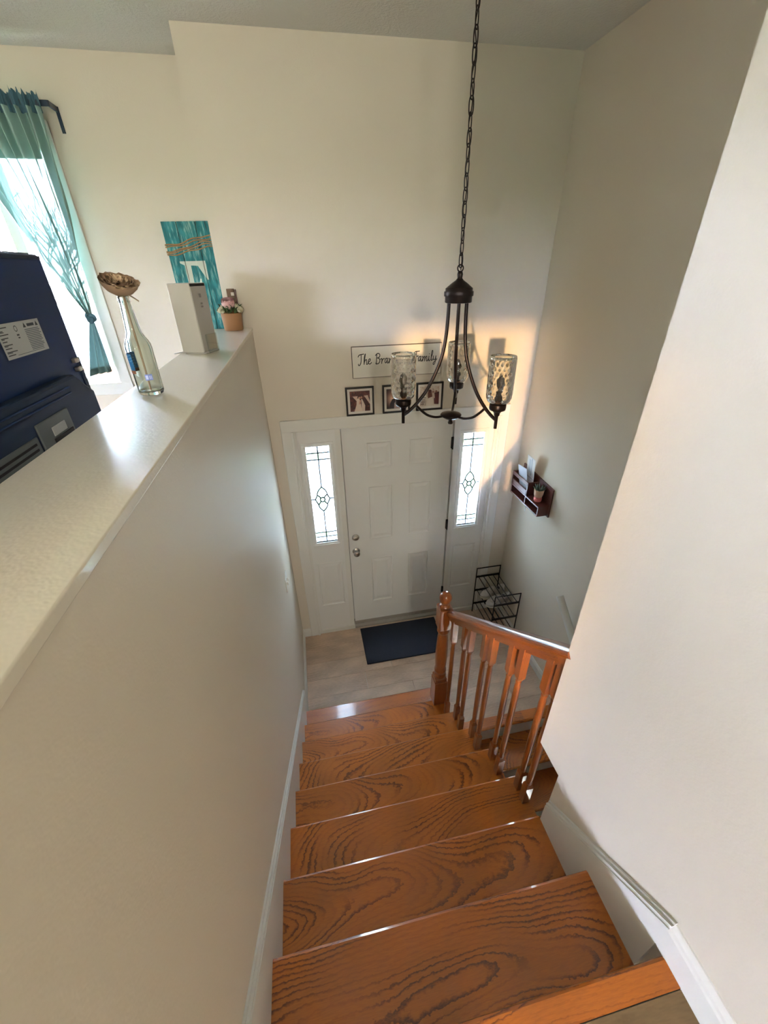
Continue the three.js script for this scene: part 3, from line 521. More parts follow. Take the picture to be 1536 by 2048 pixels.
// ------------------------------------------------------------------ landing things
tag(obj('door_mat', [rb(0.045, 0.822, 0.0005, 0.012, 0.03, 0.475, 0.005)], mat({ color: lin('#131a2a'), roughness: 0.95, bumpMap: fineBump, bumpScale: 0.004, sheen: 0.3 })), 'dark navy door mat lying before the front door', 'mat');
{ // shoe rack
  const r = thing('shoe_rack', 'black wire three-tier shoe rack against the entry wall', 'shoe rack', [0, 0, 0]);
  const x0 = 1.246, x1 = 1.494, za = 0.028, zb = 0.452, H = 0.57;
  for (const z of [za, zb]) {
    const f = obj('end_frame', [bar([x0, 0, z], [x0, H, z], 0.0055), bar([x1, 0, z], [x1, H, z], 0.0055), bar([x0 - 0.004, H, z], [x1 + 0.004, H, z], 0.0055)], M.blackMetal, r);
    for (const y of [0.465, 0.29, 0.112]) obj('crossbar', bx(x0, x1, y - 0.009, y + 0.009, z - 0.005, z + 0.005), M.blackMetal, f);
  }
  for (const y of [0.468, 0.293, 0.115]) for (let k = 0; k < 5; k++) { const x = x0 + 0.022 + k * (x1 - x0 - 0.044) / 4; obj('shelf_wire', bar([x, y, za], [x, y, zb], 0.0036, 6), M.blackMetal, r); }
}
function shoe(pos, turn, label, upperC) {
  const s = thing('sneaker', label, 'shoe', pos, turn, 'sneakers on the shoe rack');
  // outline along +x from heel (0) to toe (0.26)
  const half = (t) => 0.036 + 0.012 * Math.sin(Math.PI * clamp(t * 1.15 - 0.25)) - 0.004 * Math.sin(Math.PI * clamp(t * 2 - 0.3)), endr = (t) => Math.pow(Math.max(0, Math.sin(Math.PI * clamp(0.5 * Math.min(t / 0.13, (1 - t) / 0.2, 1)))), 0.6);
  const L = 0.245;
  const body = (yOf, grow) => { // closed loft
    const g = new ParametricGeometry((u, v, out) => {
      const t = u, a = v * Math.PI * 2, hw = (half(t) + grow) * endr(t), [lo, hi] = yOf(t), cy = (lo + hi) / 2, ry = (hi - lo) / 2, c = Math.cos(a), sn = Math.sin(a);
      const sq = 0.55; out.set(t * L, cy + ry * Math.sign(sn) * Math.pow(Math.abs(sn), sq), hw * Math.sign(c) * Math.pow(Math.abs(c), sq));
    }, 28, 24); return g;
  };
  obj('sole', body((t) => [0.0, 0.026 + 0.006 * ss(0.3, 0, t)], 0.003), mat({ color: lin('#cfcabb'), roughness: 0.7 }), s);
  const top = (t) => 0.03 + 0.058 * ss(0.86, 0.42, t) + 0.018 * ss(0.3, 0.05, t) + 0.02 * ss(1.0, 0.85, t);
  const up = obj('upper', body((t) => [0.018, Math.max(0.03, top(t) - 0.012 * Math.exp(-(((t - 0.26) / 0.12) ** 2)))], -0.002), mat({ color: lin(upperC), roughness: 0.8 }), s);
  const col = new THREE.SphereGeometry(1, 20, 10); col.scale(0.042, 0.012, 0.026); col.rotateZ(-0.12); col.translate(0.063, 0.089, 0); obj('collar', col, mat({ color: lin('#26222a'), roughness: 0.95 }), up);
  const lace = []; for (let k = 0; k < 5; k++) { const x = 0.118 + k * 0.017, y = top(x / L) + 0.001; lace.push(tube([[x, y - 0.012, -0.024], [x + 0.003, y, -0.01], [x + 0.004, y + 0.002, 0.002], [x, y - 0.002, 0.014], [x, y - 0.012, 0.025]], 0.0026, 10, 5)); }
  obj('laces', lace, mat({ color: lin('#e4e0d8'), roughness: 0.8 }), up);
}
shoe([1.5, 0.298, 0.15], Math.PI, 'pale grey sneaker on the shoe rack, closer to the door casing', '#bdb6b0');
shoe([1.5, 0.298, 0.265], Math.PI + 0.06, 'pale grey sneaker on the shoe rack, farther from the door casing', '#b4aca8');

const walnut = mat({ map: oakTex(160, { h0: 0.1, taper: 0.04, yc: 0.4, k: 130, base: [74, 34, 26], line: [34, 14, 12], contrast: 0.6, W: 512, H: 128 }), roughness: 0.4 });
{ // mail and key organiser on the entry wall
  const z0 = 0.12, z1 = 0.575, xf = 1.418, zm = 0.36, sh = thing('wall_organizer', 'dark brown wooden mail and key shelf on the entry wall', 'wall shelf', [0, 0, 0]);
  obj('back_panel', prismX([[z0, 1.45], [z1, 1.45], [z1, 1.69], [zm + 0.02, 1.70], [z0, 1.72]], 1.507, XR, 'x', 0.001), walnut, sh);
  obj('bottom_shelf', rb(xf, 1.508, 1.462, 1.474, z0, z1 - 0.012, 0.002, 'z'), walnut, sh);
  obj('middle_shelf', rb(xf, 1.508, 1.535, 1.547, z0, z1 - 0.012, 0.002, 'z'), walnut, sh);
  for (const z of [z0, zm - 0.006, z1 - 0.024]) obj('cubby_divider', rb(xf + 0.001, 1.508, 1.473, 1.536, z, z + 0.012, 0.002, 'z'), walnut, sh);
  obj('mail_side', prismX([[0, 0], [0, 0]].length ? [[z0, 1.547], [z0 + 0.012, 1.547], [z0 + 0.012, 1.66], [z0, 1.66]] : [], xf, 1.508, 'y'), walnut, sh);
  obj('mail_side', prismX([[zm, 1.547], [zm + 0.012, 1.547], [zm + 0.012, 1.66], [zm, 1.66]], xf, 1.508, 'y'), walnut, sh);
  obj('mail_rail', rb(xf, xf + 0.012, 1.63, 1.66, z0, zm + 0.012, 0.002, 'z'), walnut, sh);
  obj('mail_rail', rb(xf, xf + 0.012, 1.548, 1.59, z0, zm + 0.012, 0.002, 'z'), walnut, sh);
  for (let k = 0; k < 5; k++) obj('key_hook', tube([[1.45, 1.464, z0 + 0.05 + k * 0.088], [1.45, 1.45, z0 + 0.05 + k * 0.088], [1.445, 1.44, z0 + 0.05 + k * 0.088], [1.437, 1.446, z0 + 0.05 + k * 0.088]], 0.0022, 12, 6), M.bronze, sh);
  const k = thing('key', 'small metal key hanging under the dark brown key shelf', 'key', [1.446, 1.44, z0 + 0.05 + 2 * 0.088]);
  obj('key_head', new THREE.TorusGeometry(0.009, 0.003, 8, 18).rotateY(Math.PI / 2).translate(0, -0.009, 0), M.nickel, k); obj('key_blade', [rb(-0.0015, 0.0015, -0.055, -0.018, -0.003, 0.003, 0.0005), rb(-0.0015, 0.0015, -0.05, -0.04, 0.003, 0.006, 0.0005)], M.nickel, k);
}
function paper(label, pos, rz, rx, w, h, tex) {
  const p = new THREE.BoxGeometry(0.0025, h, w); p.translate(0, h / 2, 0);
  const m = tag(obj('envelope', uvm(p), tex), label, 'envelope'); m.position.set(...pos); m.rotation.set(rx, 0, rz);
  return m;
}
const mailTex = canvasTex(256, 512, (g, w, h) => { g.fillStyle = '#e4e6ea'; g.fillRect(0, 0, w, h); g.fillStyle = '#9fb0c4'; g.fillRect(150, 0, 26, 260); g.fillStyle = '#c2ccd8'; g.fillRect(60, 30, 70, 200); g.fillStyle = '#5a6470'; g.fillRect(0, 300, w, 8); });
{
  const m = paper('tall white printed letter standing in the mail slot', [1.485, 1.549, 0.285], 0.1, 0.05, 0.115, 0.3, mat({ color: lin('#dfe2e6'), roughness: 0.7 }));
  const pg = new THREE.PlaneGeometry(0.105, 0.29); pg.rotateY(-Math.PI / 2); pg.translate(-0.0016, 0.15, 0); obj('print', pg, mat({ map: mailTex, roughness: 0.7 }), m);
}
paper('short pale blue envelope in front of the tall letter', [1.458, 1.549, 0.255], 0.16, -0.1, 0.13, 0.2, mat({ color: lin('#cfd8ea'), roughness: 0.7 }));
{ // succulent
  const px = 1.462, pz = 0.468, py = 1.547, p = thing('potted_succulent', 'spiky green succulent in a two-tone pink and cream pot', 'plant', [px, py, pz]);
  const prof = [[0, 0.001], [0.026, 0.001], [0.03, 0.012], [0.031, 0.03]];
  obj('pot_base', lathe([...prof, [0.029, 0.042], [0, 0.042]]), mat({ color: lin('#c06a66'), roughness: 0.6 }), p).userData.label = 'dusty pink pot base';
  obj('pot', lathe([[0, 0.04], [0.028, 0.04], [0.034, 0.06], [0.038, 0.1], [0.035, 0.102], [0.033, 0.095], [0, 0.094]]), mat({ color: lin('#d9b79c'), roughness: 0.6 }), p);
  const leafM = mat({ color: lin('#4c6152'), roughness: 0.6 }), leaf = lathe([[0, 0], [0.005, 0.004], [0.0065, 0.018], [0.004, 0.04], [0, 0.055]], 7); leaf.scale(1, 1, 0.6);
  const R = rng(4);
  for (let k = 0; k < 17; k++) { const m = obj('leaf', leaf.clone(), leafM, p); m.position.set(0, 0.092, 0); m.rotation.set(0, k * 2.4, 0.25 + 0.75 * (k / 17), 'YXZ'); m.scale.setScalar(0.85 + 0.3 * R()); m.position.x = 0.01 * Math.cos(-k * 2.4) * -1; m.position.z = 0.01 * Math.sin(-k * 2.4) * -1; }
}
{ // switch plate on the half wall by the door
  const s = thing('light_switch', 'white double switch plate on the half wall near the door', 'switch', [XL, 1.235, 0.64]);
  obj('plate', rb(0, 0.007, -0.058, 0.058, -0.058, 0.058, 0.003), M.trim, s);
  for (const z of [-0.023, 0.023]) { const t = rb(0, 0.014, -0.012, 0.012, -0.005, 0.005, 0.002); t.rotateZ(0.25); t.translate(0.006, 0, z); obj('toggle', t, M.trim, s); }
}

// ------------------------------------------------------------------ things on the ledge
{ // bottle
  const b = thing('glass_bottle', 'clear glass bottle with torn blue label on the ledge', 'bottle', [-0.668, LEDGE, 1.685]);
  const prof = [[0, 0.006], [0.018, 0.004], [0.026, 0.0005], [0.031, 0.004], [0.0335, 0.012], [0.0335, 0.124], [0.0325, 0.134], [0.029, 0.143], [0.0235, 0.152], [0.0195, 0.163], [0.0175, 0.18], [0.015, 0.21], [0.0128, 0.234], [0.0148, 0.237], [0.0148, 0.246], [0.013, 0.25], [0.0105, 0.25]];
  const inner = [[0.0102, 0.248], [0.0104, 0.232], [0.0122, 0.21], [0.0148, 0.18], [0.0168, 0.163], [0.021, 0.152], [0.0265, 0.143], [0.0298, 0.133], [0.0308, 0.123], [0.0308, 0.016], [0.027, 0.01], [0, 0.013]];
  obj('body', lathe([...prof, ...inner], 48), M.bottle, b);
  const lt = canvasTex(256, 128, (g, w, h) => { g.fillStyle = '#2f78b4'; g.fillRect(0, 0, w, h); g.fillStyle = '#6fa9cf'; for (let k = 0; k < 30; k++) g.fillRect((k * 53) % w, (k * 29) % h, 30, 6); g.fillStyle = '#8a5a44'; g.fillRect(0, h - 22, w, 22); });
  const lb = new THREE.CylinderGeometry(0.0338, 0.0338, 0.052, 24, 1, true, Math.PI * 1.25, 1.9); lb.translate(0, 0.088, 0); obj('label_paper', lb, mat({ map: lt, roughness: 0.7, side: THREE.DoubleSide }), b).userData.label = 'torn blue paper label';
  const st = canvasTex(64, 32, (g, w, h) => { g.fillStyle = '#7f8fd0'; g.fillRect(0, 0, w, h); g.fillStyle = '#c9d2ef'; g.fillRect(6, 6, 20, 20); g.fillRect(36, 8, 8, 18); g.fillRect(50, 8, 6, 18); });
  const sb = new THREE.CylinderGeometry(0.0338, 0.0338, 0.016, 10, 1, true, 0.15, 0.55); sb.translate(0, 0.052, 0); obj('price_sticker', sb, mat({ map: st, roughness: 0.6, side: THREE.DoubleSide }), b).userData.label = 'small lilac sticker';
}
{ // rolled paper flower standing in the bottle
  const f = thing('paper_flower', 'brown rolled paper rose standing in the clear bottle', 'paper flower', [-0.668, LEDGE, 1.685]);
  const R = rng(12), n = createNoise3D(rng(13));
  const pm = ['#b89a7a', '#9c8064', '#c8ac8c', '#8a6f58'].map((c) => mat({ color: lin(c), roughness: 0.9, side: THREE.DoubleSide }));
  obj('stem', tube([[0, 0.012, 0.004], [0.0, 0.1, -0.002], [0.001, 0.22, 0], [0.004, 0.265, 0]], 0.0028, 24, 6), pm[0], f);
  const cup = new THREE.Group(); cup.name = 'blossom'; cup.position.set(0.0, 0.278, 0.0); cup.rotation.set(0.28, 0, -0.26); f.add(cup);
  for (let k = 0; k < 9; k++) { // spiral of overlapping petals, a shallow bowl seen from its side
    const a0 = k * 2.4, r0 = 0.012 + 0.0042 * k;
    const g = new ParametricGeometry((u, v, o) => {
      const a = a0 + (u - 0.5) * 2.3, r = r0 * (0.6 + 0.45 * v) + 0.002 * n(u * 4 + k, v * 4, k), y = -0.012 + v * (0.026 - 0.0006 * k) + 0.003 * n(u * 6, v * 3, k + 20);
      o.set(Math.cos(a) * r, y, Math.sin(a) * r);
    }, 16, 6);
    obj('petal', g, pm[k % 4], cup);
  }
  obj('flower_base', lathe([[0.003, -0.032], [0.014, -0.026], [0.03, -0.017], [0.041, -0.004], [0.045, 0.008]], 20), pm[1], cup);
  for (const [a, l] of [[0.9, 0.042]]) { const g = new ParametricGeometry((u, v, o) => o.set((0.01 + u * l), -0.022 - u * 0.03 + 0.004 * Math.sin(v * 3), (v - 0.5) * 0.022 * Math.sin(Math.PI * Math.min(1, u * 0.9 + 0.12))), 10, 4); g.rotateY(a); obj('paper_leaf', g, pm[2], cup); }
}
{ // white device tower with cord
  const d = thing('white_device', 'tall white box-shaped electronic device with grey button side on the ledge', 'device', [-0.664, LEDGE, 0.936], -0.36);
  const wm = mat({ color: lin('#dcdad6'), roughness: 0.45 }), gm = mat({ color: lin('#b9b6b2'), roughness: 0.5 });
  obj('shell', rb(-0.05, 0.048, 0.006, 0.268, -0.06, 0.06, 0.004), wm, d);
  obj('side_panel', rb(0.046, 0.0505, 0.01, 0.258, -0.056, 0.056, 0.002), gm, d).userData.label = 'grey side panel';
  obj('top_slot', rb(0.045, 0.0515, 0.256, 0.266, -0.05, 0.056, 0.001), M.dark, d);
  for (const [y, h] of [[0.215, 0.014], [0.19, 0.006], [0.178, 0.006]]) obj('button', rb(0.0505, 0.0525, y, y + h, -0.006, 0.008, 0.001), mat({ color: lin('#8d8a87'), roughness: 0.5 }), d);
  obj('clear_foot', rb(0.0505, 0.06, 0.0, 0.075, -0.05, 0.03, 0.003), mat({ color: lin('#e6eceb'), roughness: 0.05, transmission: 0.85, thickness: 0 }), d).userData.label = 'clear plastic foot';
  obj('base', rb(-0.045, 0.055, 0.0, 0.007, -0.055, 0.055, 0.003), wm, d);
  obj('cord', tube([[-0.05, 0.004, 0.02], [-0.065, 0.004, 0.03], [-0.075, 0.004, 0.05], [-0.083, 0.004, 0.075]], 0.0022, 20, 6), mat({ color: lin('#d8d5cf'), roughness: 0.5 }), d);
}
{ // flower pot
  const p = thing('flower_pot', 'small tan pot of pink and cream flowers at the ledge end', 'flower pot', [-0.617, LEDGE, 0.115]);
  obj('pot', lathe([[0, 0.001], [0.052, 0.001], [0.055, 0.004], [0.061, 0.094], [0.0605, 0.097], [0.057, 0.097], [0.055, 0.085], [0, 0.084]], 40), mat({ color: lin('#a0744c'), roughness: 0.55 }), p).userData.label = 'tan clay pot';
  const R = rng(51);
  const bloom = (name, x, y, z, r, colors, tilt, n = 16) => {
    const g = new THREE.Group(); g.name = name; g.position.set(x, y, z); g.rotation.set(tilt[0], 0, tilt[1]); p.add(g);
    for (let k = 0; k < n; k++) {
      const t = k / n, a = k * 2.4, rk = r * (0.22 + 0.78 * t), lift = 0.95 - 0.75 * t;
      const pg = new ParametricGeometry((u, v, o) => { const b = (u - 0.5) * 2.3, el = -0.7 + v * (0.9 + lift) - 0.12 * Math.cos(b * 2.6) * v, q = rk * (1 + 0.16 * v * v * t); o.set(Math.cos(el) * Math.cos(b) * q, Math.sin(el) * q * 0.85 + r * 0.25 * (1 - t), Math.cos(el) * Math.sin(b) * q); }, 10, 6);
      pg.rotateY(a); obj('petal', pg, colors[k % colors.length], g);
    }
  };
  const pink = ['#ecc0c2', '#e6b0b6', '#f2cfcf'].map((c) => mat({ color: lin(c), roughness: 0.8, side: THREE.DoubleSide })), cream = ['#e9e3c4', '#f0ecd6', '#dcd5ae'].map((c) => mat({ color: lin(c), roughness: 0.8, side: THREE.DoubleSide }));
  bloom('pink_rose', -0.004, 0.147, 0.026, 0.04, pink, [0.55, 0], 20);
  bloom('cream_flower', 0.05, 0.12, 0.0, 0.03, cream, [0.2, -0.6]); bloom('cream_flower', -0.052, 0.118, 0.01, 0.026, cream, [0.3, 0.7]); bloom('cream_flower', -0.01, 0.112, -0.036, 0.026, cream, [-0.5, 0.1]);
  bloom('bud', -0.04, 0.108, 0.045, 0.014, cream, [0.8, 0.4], 9); bloom('bud', 0.055, 0.108, 0.038, 0.013, cream, [0.6, -0.5], 9);
  const greens = ['#3c5a33', '#557043', '#2d4428'].map((c) => mat({ color: lin(c), roughness: 0.7, side: THREE.DoubleSide }));
  const lg = new ParametricGeometry((u, v, o) => { const w = 0.0085 * Math.sin(Math.PI * Math.pow(u, 0.8)); o.set(u * 0.034, 0.01 * Math.sin(u * 2.2), (v - 0.5) * 2 * w); }, 6, 2);
  for (let k = 0; k < 60; k++) { const a = k * 2.39996, r = 0.02 + 0.034 * Math.sqrt(R()); const m = obj('leaf', lg.clone(), greens[k % 3], p); m.position.set(Math.cos(a) * r, 0.092 + 0.03 * R(), Math.sin(a) * r); m.rotation.set((R() - 0.5) * 0.8, -a + (R() - 0.5) * 1.2, 0.1 + R() * 0.8, 'YXZ'); }
}
{ // little wooden block holder behind the flowers
  const b = thing('wooden_block', 'small dark wooden card holder behind the flower pot', 'card holder', [-0.603, LEDGE, 0.03]);
  obj('block', rb(-0.028, 0.016, 0, 0.222, -0.012, 0.006, 0.002, 'y'), walnutLight(), b);
  obj('post', rb(0.019, 0.027, 0, 0.218, -0.008, 0.01, 0.002, 'y'), walnut, b);
  obj('card', bx(-0.004, 0.014, 0.185, 0.203, 0.0065, 0.008), matteM, b);
}
function walnutLight() { return mat({ color: lin('#7a6250'), roughness: 0.7 }); }

// ------------------------------------------------------------------ living room side
{ // teal board sign with the letter F
  const s = thing('letter_sign', 'distressed teal plank sign with a white letter F and twine', 'sign', [-0.845, 2.52, ZWIN + 0.004], 0);
  s.rotation.z = 0.012;
  const W = 0.285, H = 0.9, n = createNoise2D(rng(61)), n2 = createNoise2D(rng(62));
  const base = document.createElement('canvas'); base.width = 384; base.height = 1200;
  const t = (() => {
    const g = base.getContext('2d'), w = 384, h = 1200, im = g.createImageData(w, h);
    for (let j = 0; j < h; j++) for (let i = 0; i < w; i++) {
      const st = n(i * 0.03, j * 0.004), fi = n2(i * 0.25, j * 0.012), bl = n(i * 0.012 + 50, j * 0.008), wear = 0.9 * ss(0.18, 0.6, 0.6 * st + 0.55 * fi), dk = ss(0.3, 0.8, -0.6 * st + 0.4 * n2(i * 0.12 + 9, j * 0.006));
      let c = [38 + 20 * bl, 122 + 22 * bl, 128 + 20 * bl]; c = c.map((v, q) => v * (1 - wear) + [168, 196, 190][q] * wear); c = c.map((v, q) => v * (1 - 0.6 * dk) + [52, 62, 58][q] * 0.6 * dk);
      im.data.set([...c, 255], (j * w + i) * 4);
    }
    g.putImageData(im, 0, 0);
    g.fillStyle = 'rgba(226,226,214,0.94)';
    const P = (p) => { g.beginPath(); p.forEach((q, i) => (i ? g.lineTo(...q) : g.moveTo(...q))); g.closePath(); g.fill(); };
    // serif F
    P([[78, 285], [292, 285], [292, 430], [278, 430], [222, 322], [165, 318], [160, 480], [195, 480], [218, 420], [228, 420], [228, 600], [218, 600], [195, 520], [160, 516], [156, 760], [205, 780], [205, 796], [70, 796], [70, 780], [112, 762], [112, 316], [78, 300]]);
    const tx = new THREE.CanvasTexture(base); tx.colorSpace = THREE.SRGBColorSpace; return tx;
  })();
  const bm = mat({ map: t, roughness: 0.8 });
  let x = -W / 2;
  for (const w of [0.09, 0.112, 0.079]) {
    const g = rb(x + 0.001, x + w - 0.001, 0, H, 0.006, 0.024, 0.002, 'y'), p = g.attributes.position, uv = g.attributes.uv;
    for (let i = 0; i < p.count; i++) uv.setXY(i, (p.getX(i) + W / 2) / W, p.getY(i) / H);
    obj('plank', g, bm, s); x += w + 0.0015;
  }
  obj('batten', [rb(-W / 2 + 0.01, W / 2 - 0.01, 0.1, 0.14, 0, 0.006, 0.001), rb(-W / 2 + 0.01, W / 2 - 0.01, 0.75, 0.79, 0, 0.006, 0.001)], mat({ color: lin('#5b4636') }), s);
  const tw = mat({ color: lin('#a3825c'), roughness: 0.95 });
  for (const [ya, yb] of [[0.775, 0.822], [0.765, 0.806], [0.742, 0.792], [0.735, 0.778], [0.722, 0.762]]) {
    const pts = []; for (let k = 0; k <= 10; k++) { const u = k / 10; pts.push([-W / 2 - 0.003 + u * (W + 0.006), ya + (yb - ya) * ss(0.05, 0.95, u) + 0.004 * Math.sin(k * 1.3 + ya * 90), 0.027 + 0.002 * Math.sin(k * 0.9 + ya * 60)]); }
    pts.unshift([-W / 2 - 0.003, ya, 0.01]); pts.push([W / 2 + 0.003, yb, 0.01]);
    obj('twine', tube(pts, 0.0038, 50, 6), tw, s);
  }
}
{ // television seen from behind
  const tv = thing('television', 'large flat television seen from its dark back beside the ledge', 'television', [-0.95, 0, 0]);
  const plastic = mat({ color: lin('#0c2750'), roughness: 0.45, specularIntensity: 0.35 }), plastic2 = mat({ color: lin('#13243c'), roughness: 0.5, specularIntensity: 0.35 }), grey = mat({ color: lin('#59605f'), roughness: 0.5 });
  const z0 = 1.402, z1 = 2.52, y0 = 2.52, y1 = 3.182;
  obj('back_cover', rb(-0.03, 0, y0, y1, z0, z1, 0.012, 'z', 4), plastic, tv);
  obj('screen', rb(-0.038, -0.029, y0 - 0.005, y1 + 0.004, z0 - 0.004, z1 + 0.004, 0.003), M.dark, tv);
  obj('top_lip', rb(-0.028, 0.003, y1 - 0.014, y1 - 0.004, z0 + 0.012, z1 - 0.012, 0.003), plastic2, tv);
  const hp = [[z0 + 0.05, y0 + 0.02], [z1 - 0.05, y0 + 0.02], [z1 - 0.05, 2.8], [z1 - 0.12, 2.868], [z0 + 0.14, 2.868], [z0 + 0.05, 2.8]];
  obj('rear_housing', prismX(hp, -0.004, 0.032, 'x', 0.008), plastic2, tv);
  obj('side_edge_strip', rb(-0.012, 0.004, 2.7, 2.9, z0 + 0.004, z0 + 0.028, 0.004, 'y'), plastic2, tv);
  for (const [y, h] of [[2.842, 0.005], [2.826, 0.005]]) obj('groove_rib', rb(0.03, 0.036, y, y + h, 1.6, 2.2, 0.002, 'z'), plastic, tv);
  for (const y of [2.888, 2.862]) obj('cable_clip', rb(0, 0.016, y, y + 0.014, 1.438, 1.462, 0.004), M.nickel, tv);
  obj('port_panel', rb(0.03, 0.037, 2.66, 2.8, 1.66, 1.83, 0.004), grey, tv);
  obj('rating_plate', rb(0.036, 0.0385, 2.752, 2.776, 1.7, 1.772, 0.001), mat({ color: lin('#c9cccb'), roughness: 0.5 }), tv);
  obj('port_recess', rb(0.036, 0.04, 2.66, 2.748, 1.672, 1.78, 0.002), M.dark, tv);
  for (let k = 0; k < 3; k++) obj('cable', tube([[0.04, 2.735 - k * 0.01, 1.77 - k * 0.012], [0.06, 2.742 - k * 0.008, 1.74 - k * 0.01], [0.062, 2.73, 1.705], [0.05, 2.69, 1.685], [0.04, 2.6, 1.68]], 0.004, 24, 6), M.dark, tv);
  obj('vent_panel', rb(0.03, 0.035, 2.62, 2.775, 1.84, 2.1, 0.003), grey, tv);
  for (let k = 0; k < 8; k++) obj('vent_slot', rb(0.034, 0.0365, 2.757 - k * 0.014, 2.763 - k * 0.014, 1.855, 2.08, 0.001, 'z'), M.dark, tv);
  const vents = []; for (let k = 0; k < 9; k++) vents.push(rb(0.003, 0.0055, 2.72 + k * 0.008, 2.724 + k * 0.008, z0 + 0.008, z0 + 0.024, 0.0008)); obj('edge_vent', vents, M.dark, tv);
  obj('connector_block', [rb(0.0, 0.02, 2.715, 2.76, 1.475, 1.53, 0.004), rb(0.02, 0.026, 2.725, 2.75, 1.485, 1.52, 0.002)], grey, tv);
  const lt = canvasTex(640, 256, (g, w, h) => {
    g.fillStyle = '#c9cdd2'; g.fillRect(0, 0, w, h); g.fillStyle = '#2c3340';
    const R = rng(71);
    for (let k = 0; k < 9; k++) { g.fillRect(24, 24 + k * 25, 40 + R() * 110, 7); if (k % 2) g.fillRect(24, 33 + k * 25, 30 + R() * 60, 5); }
    g.lineWidth = 6; g.strokeStyle = '#2c3340'; g.beginPath(); g.arc(262, 48, 20, 0, 7); g.stroke(); g.fillRect(246, 90, 36, 12); g.fillRect(252, 112, 26, 10);
    const tri = (x) => { g.beginPath(); g.moveTo(x, 14); g.lineTo(x + 22, 52); g.lineTo(x - 22, 52); g.closePath(); g.fill(); }; tri(400); tri(590);
    g.fillRect(440, 26, 110, 22); g.fillStyle = '#5c6877'; for (let k = 0; k < 13; k++) g.fillRect(380, 66 + k * 13, 190 + R() * 50, 6); g.fillRect(150, 236, 420, 4);
  });
  const lp = new THREE.PlaneGeometry(0.2, 0.08); lp.rotateY(Math.PI / 2); lp.translate(0.0012, 2.986, 1.655); obj('label_sticker', lp, mat({ map: lt, roughness: 0.55 }), tv).userData.label = 'white specification sticker with printed text';
  obj('pedestal', [rb(-0.06, 0.03, 2.3, 2.54, 1.9, 2.02, 0.01), rb(-0.15, 0.12, 2.285, 2.3, 1.7, 2.22, 0.006)], plastic, tv);
}
{ // low stand that carries the television, out of sight below the ledge
  const c = thing('tv_stand', 'dark television stand below the ledge in the living room', 'stand', [0, 0, 0]);
  obj('top', rb(-1.22, -0.78, 2.25, 2.285, 1.2, 2.8, 0.004), walnut, c);
  obj('body', [bx(-1.2, -0.8, YU, 2.25, 1.22, 1.26), bx(-1.2, -0.8, YU, 2.25, 2.74, 2.78), bx(-0.82, -0.8, YU + 0.05, 2.25, 1.26, 2.74), bx(-1.2, -0.82, 1.75, 1.78, 1.26, 2.74)], walnut, c);
}
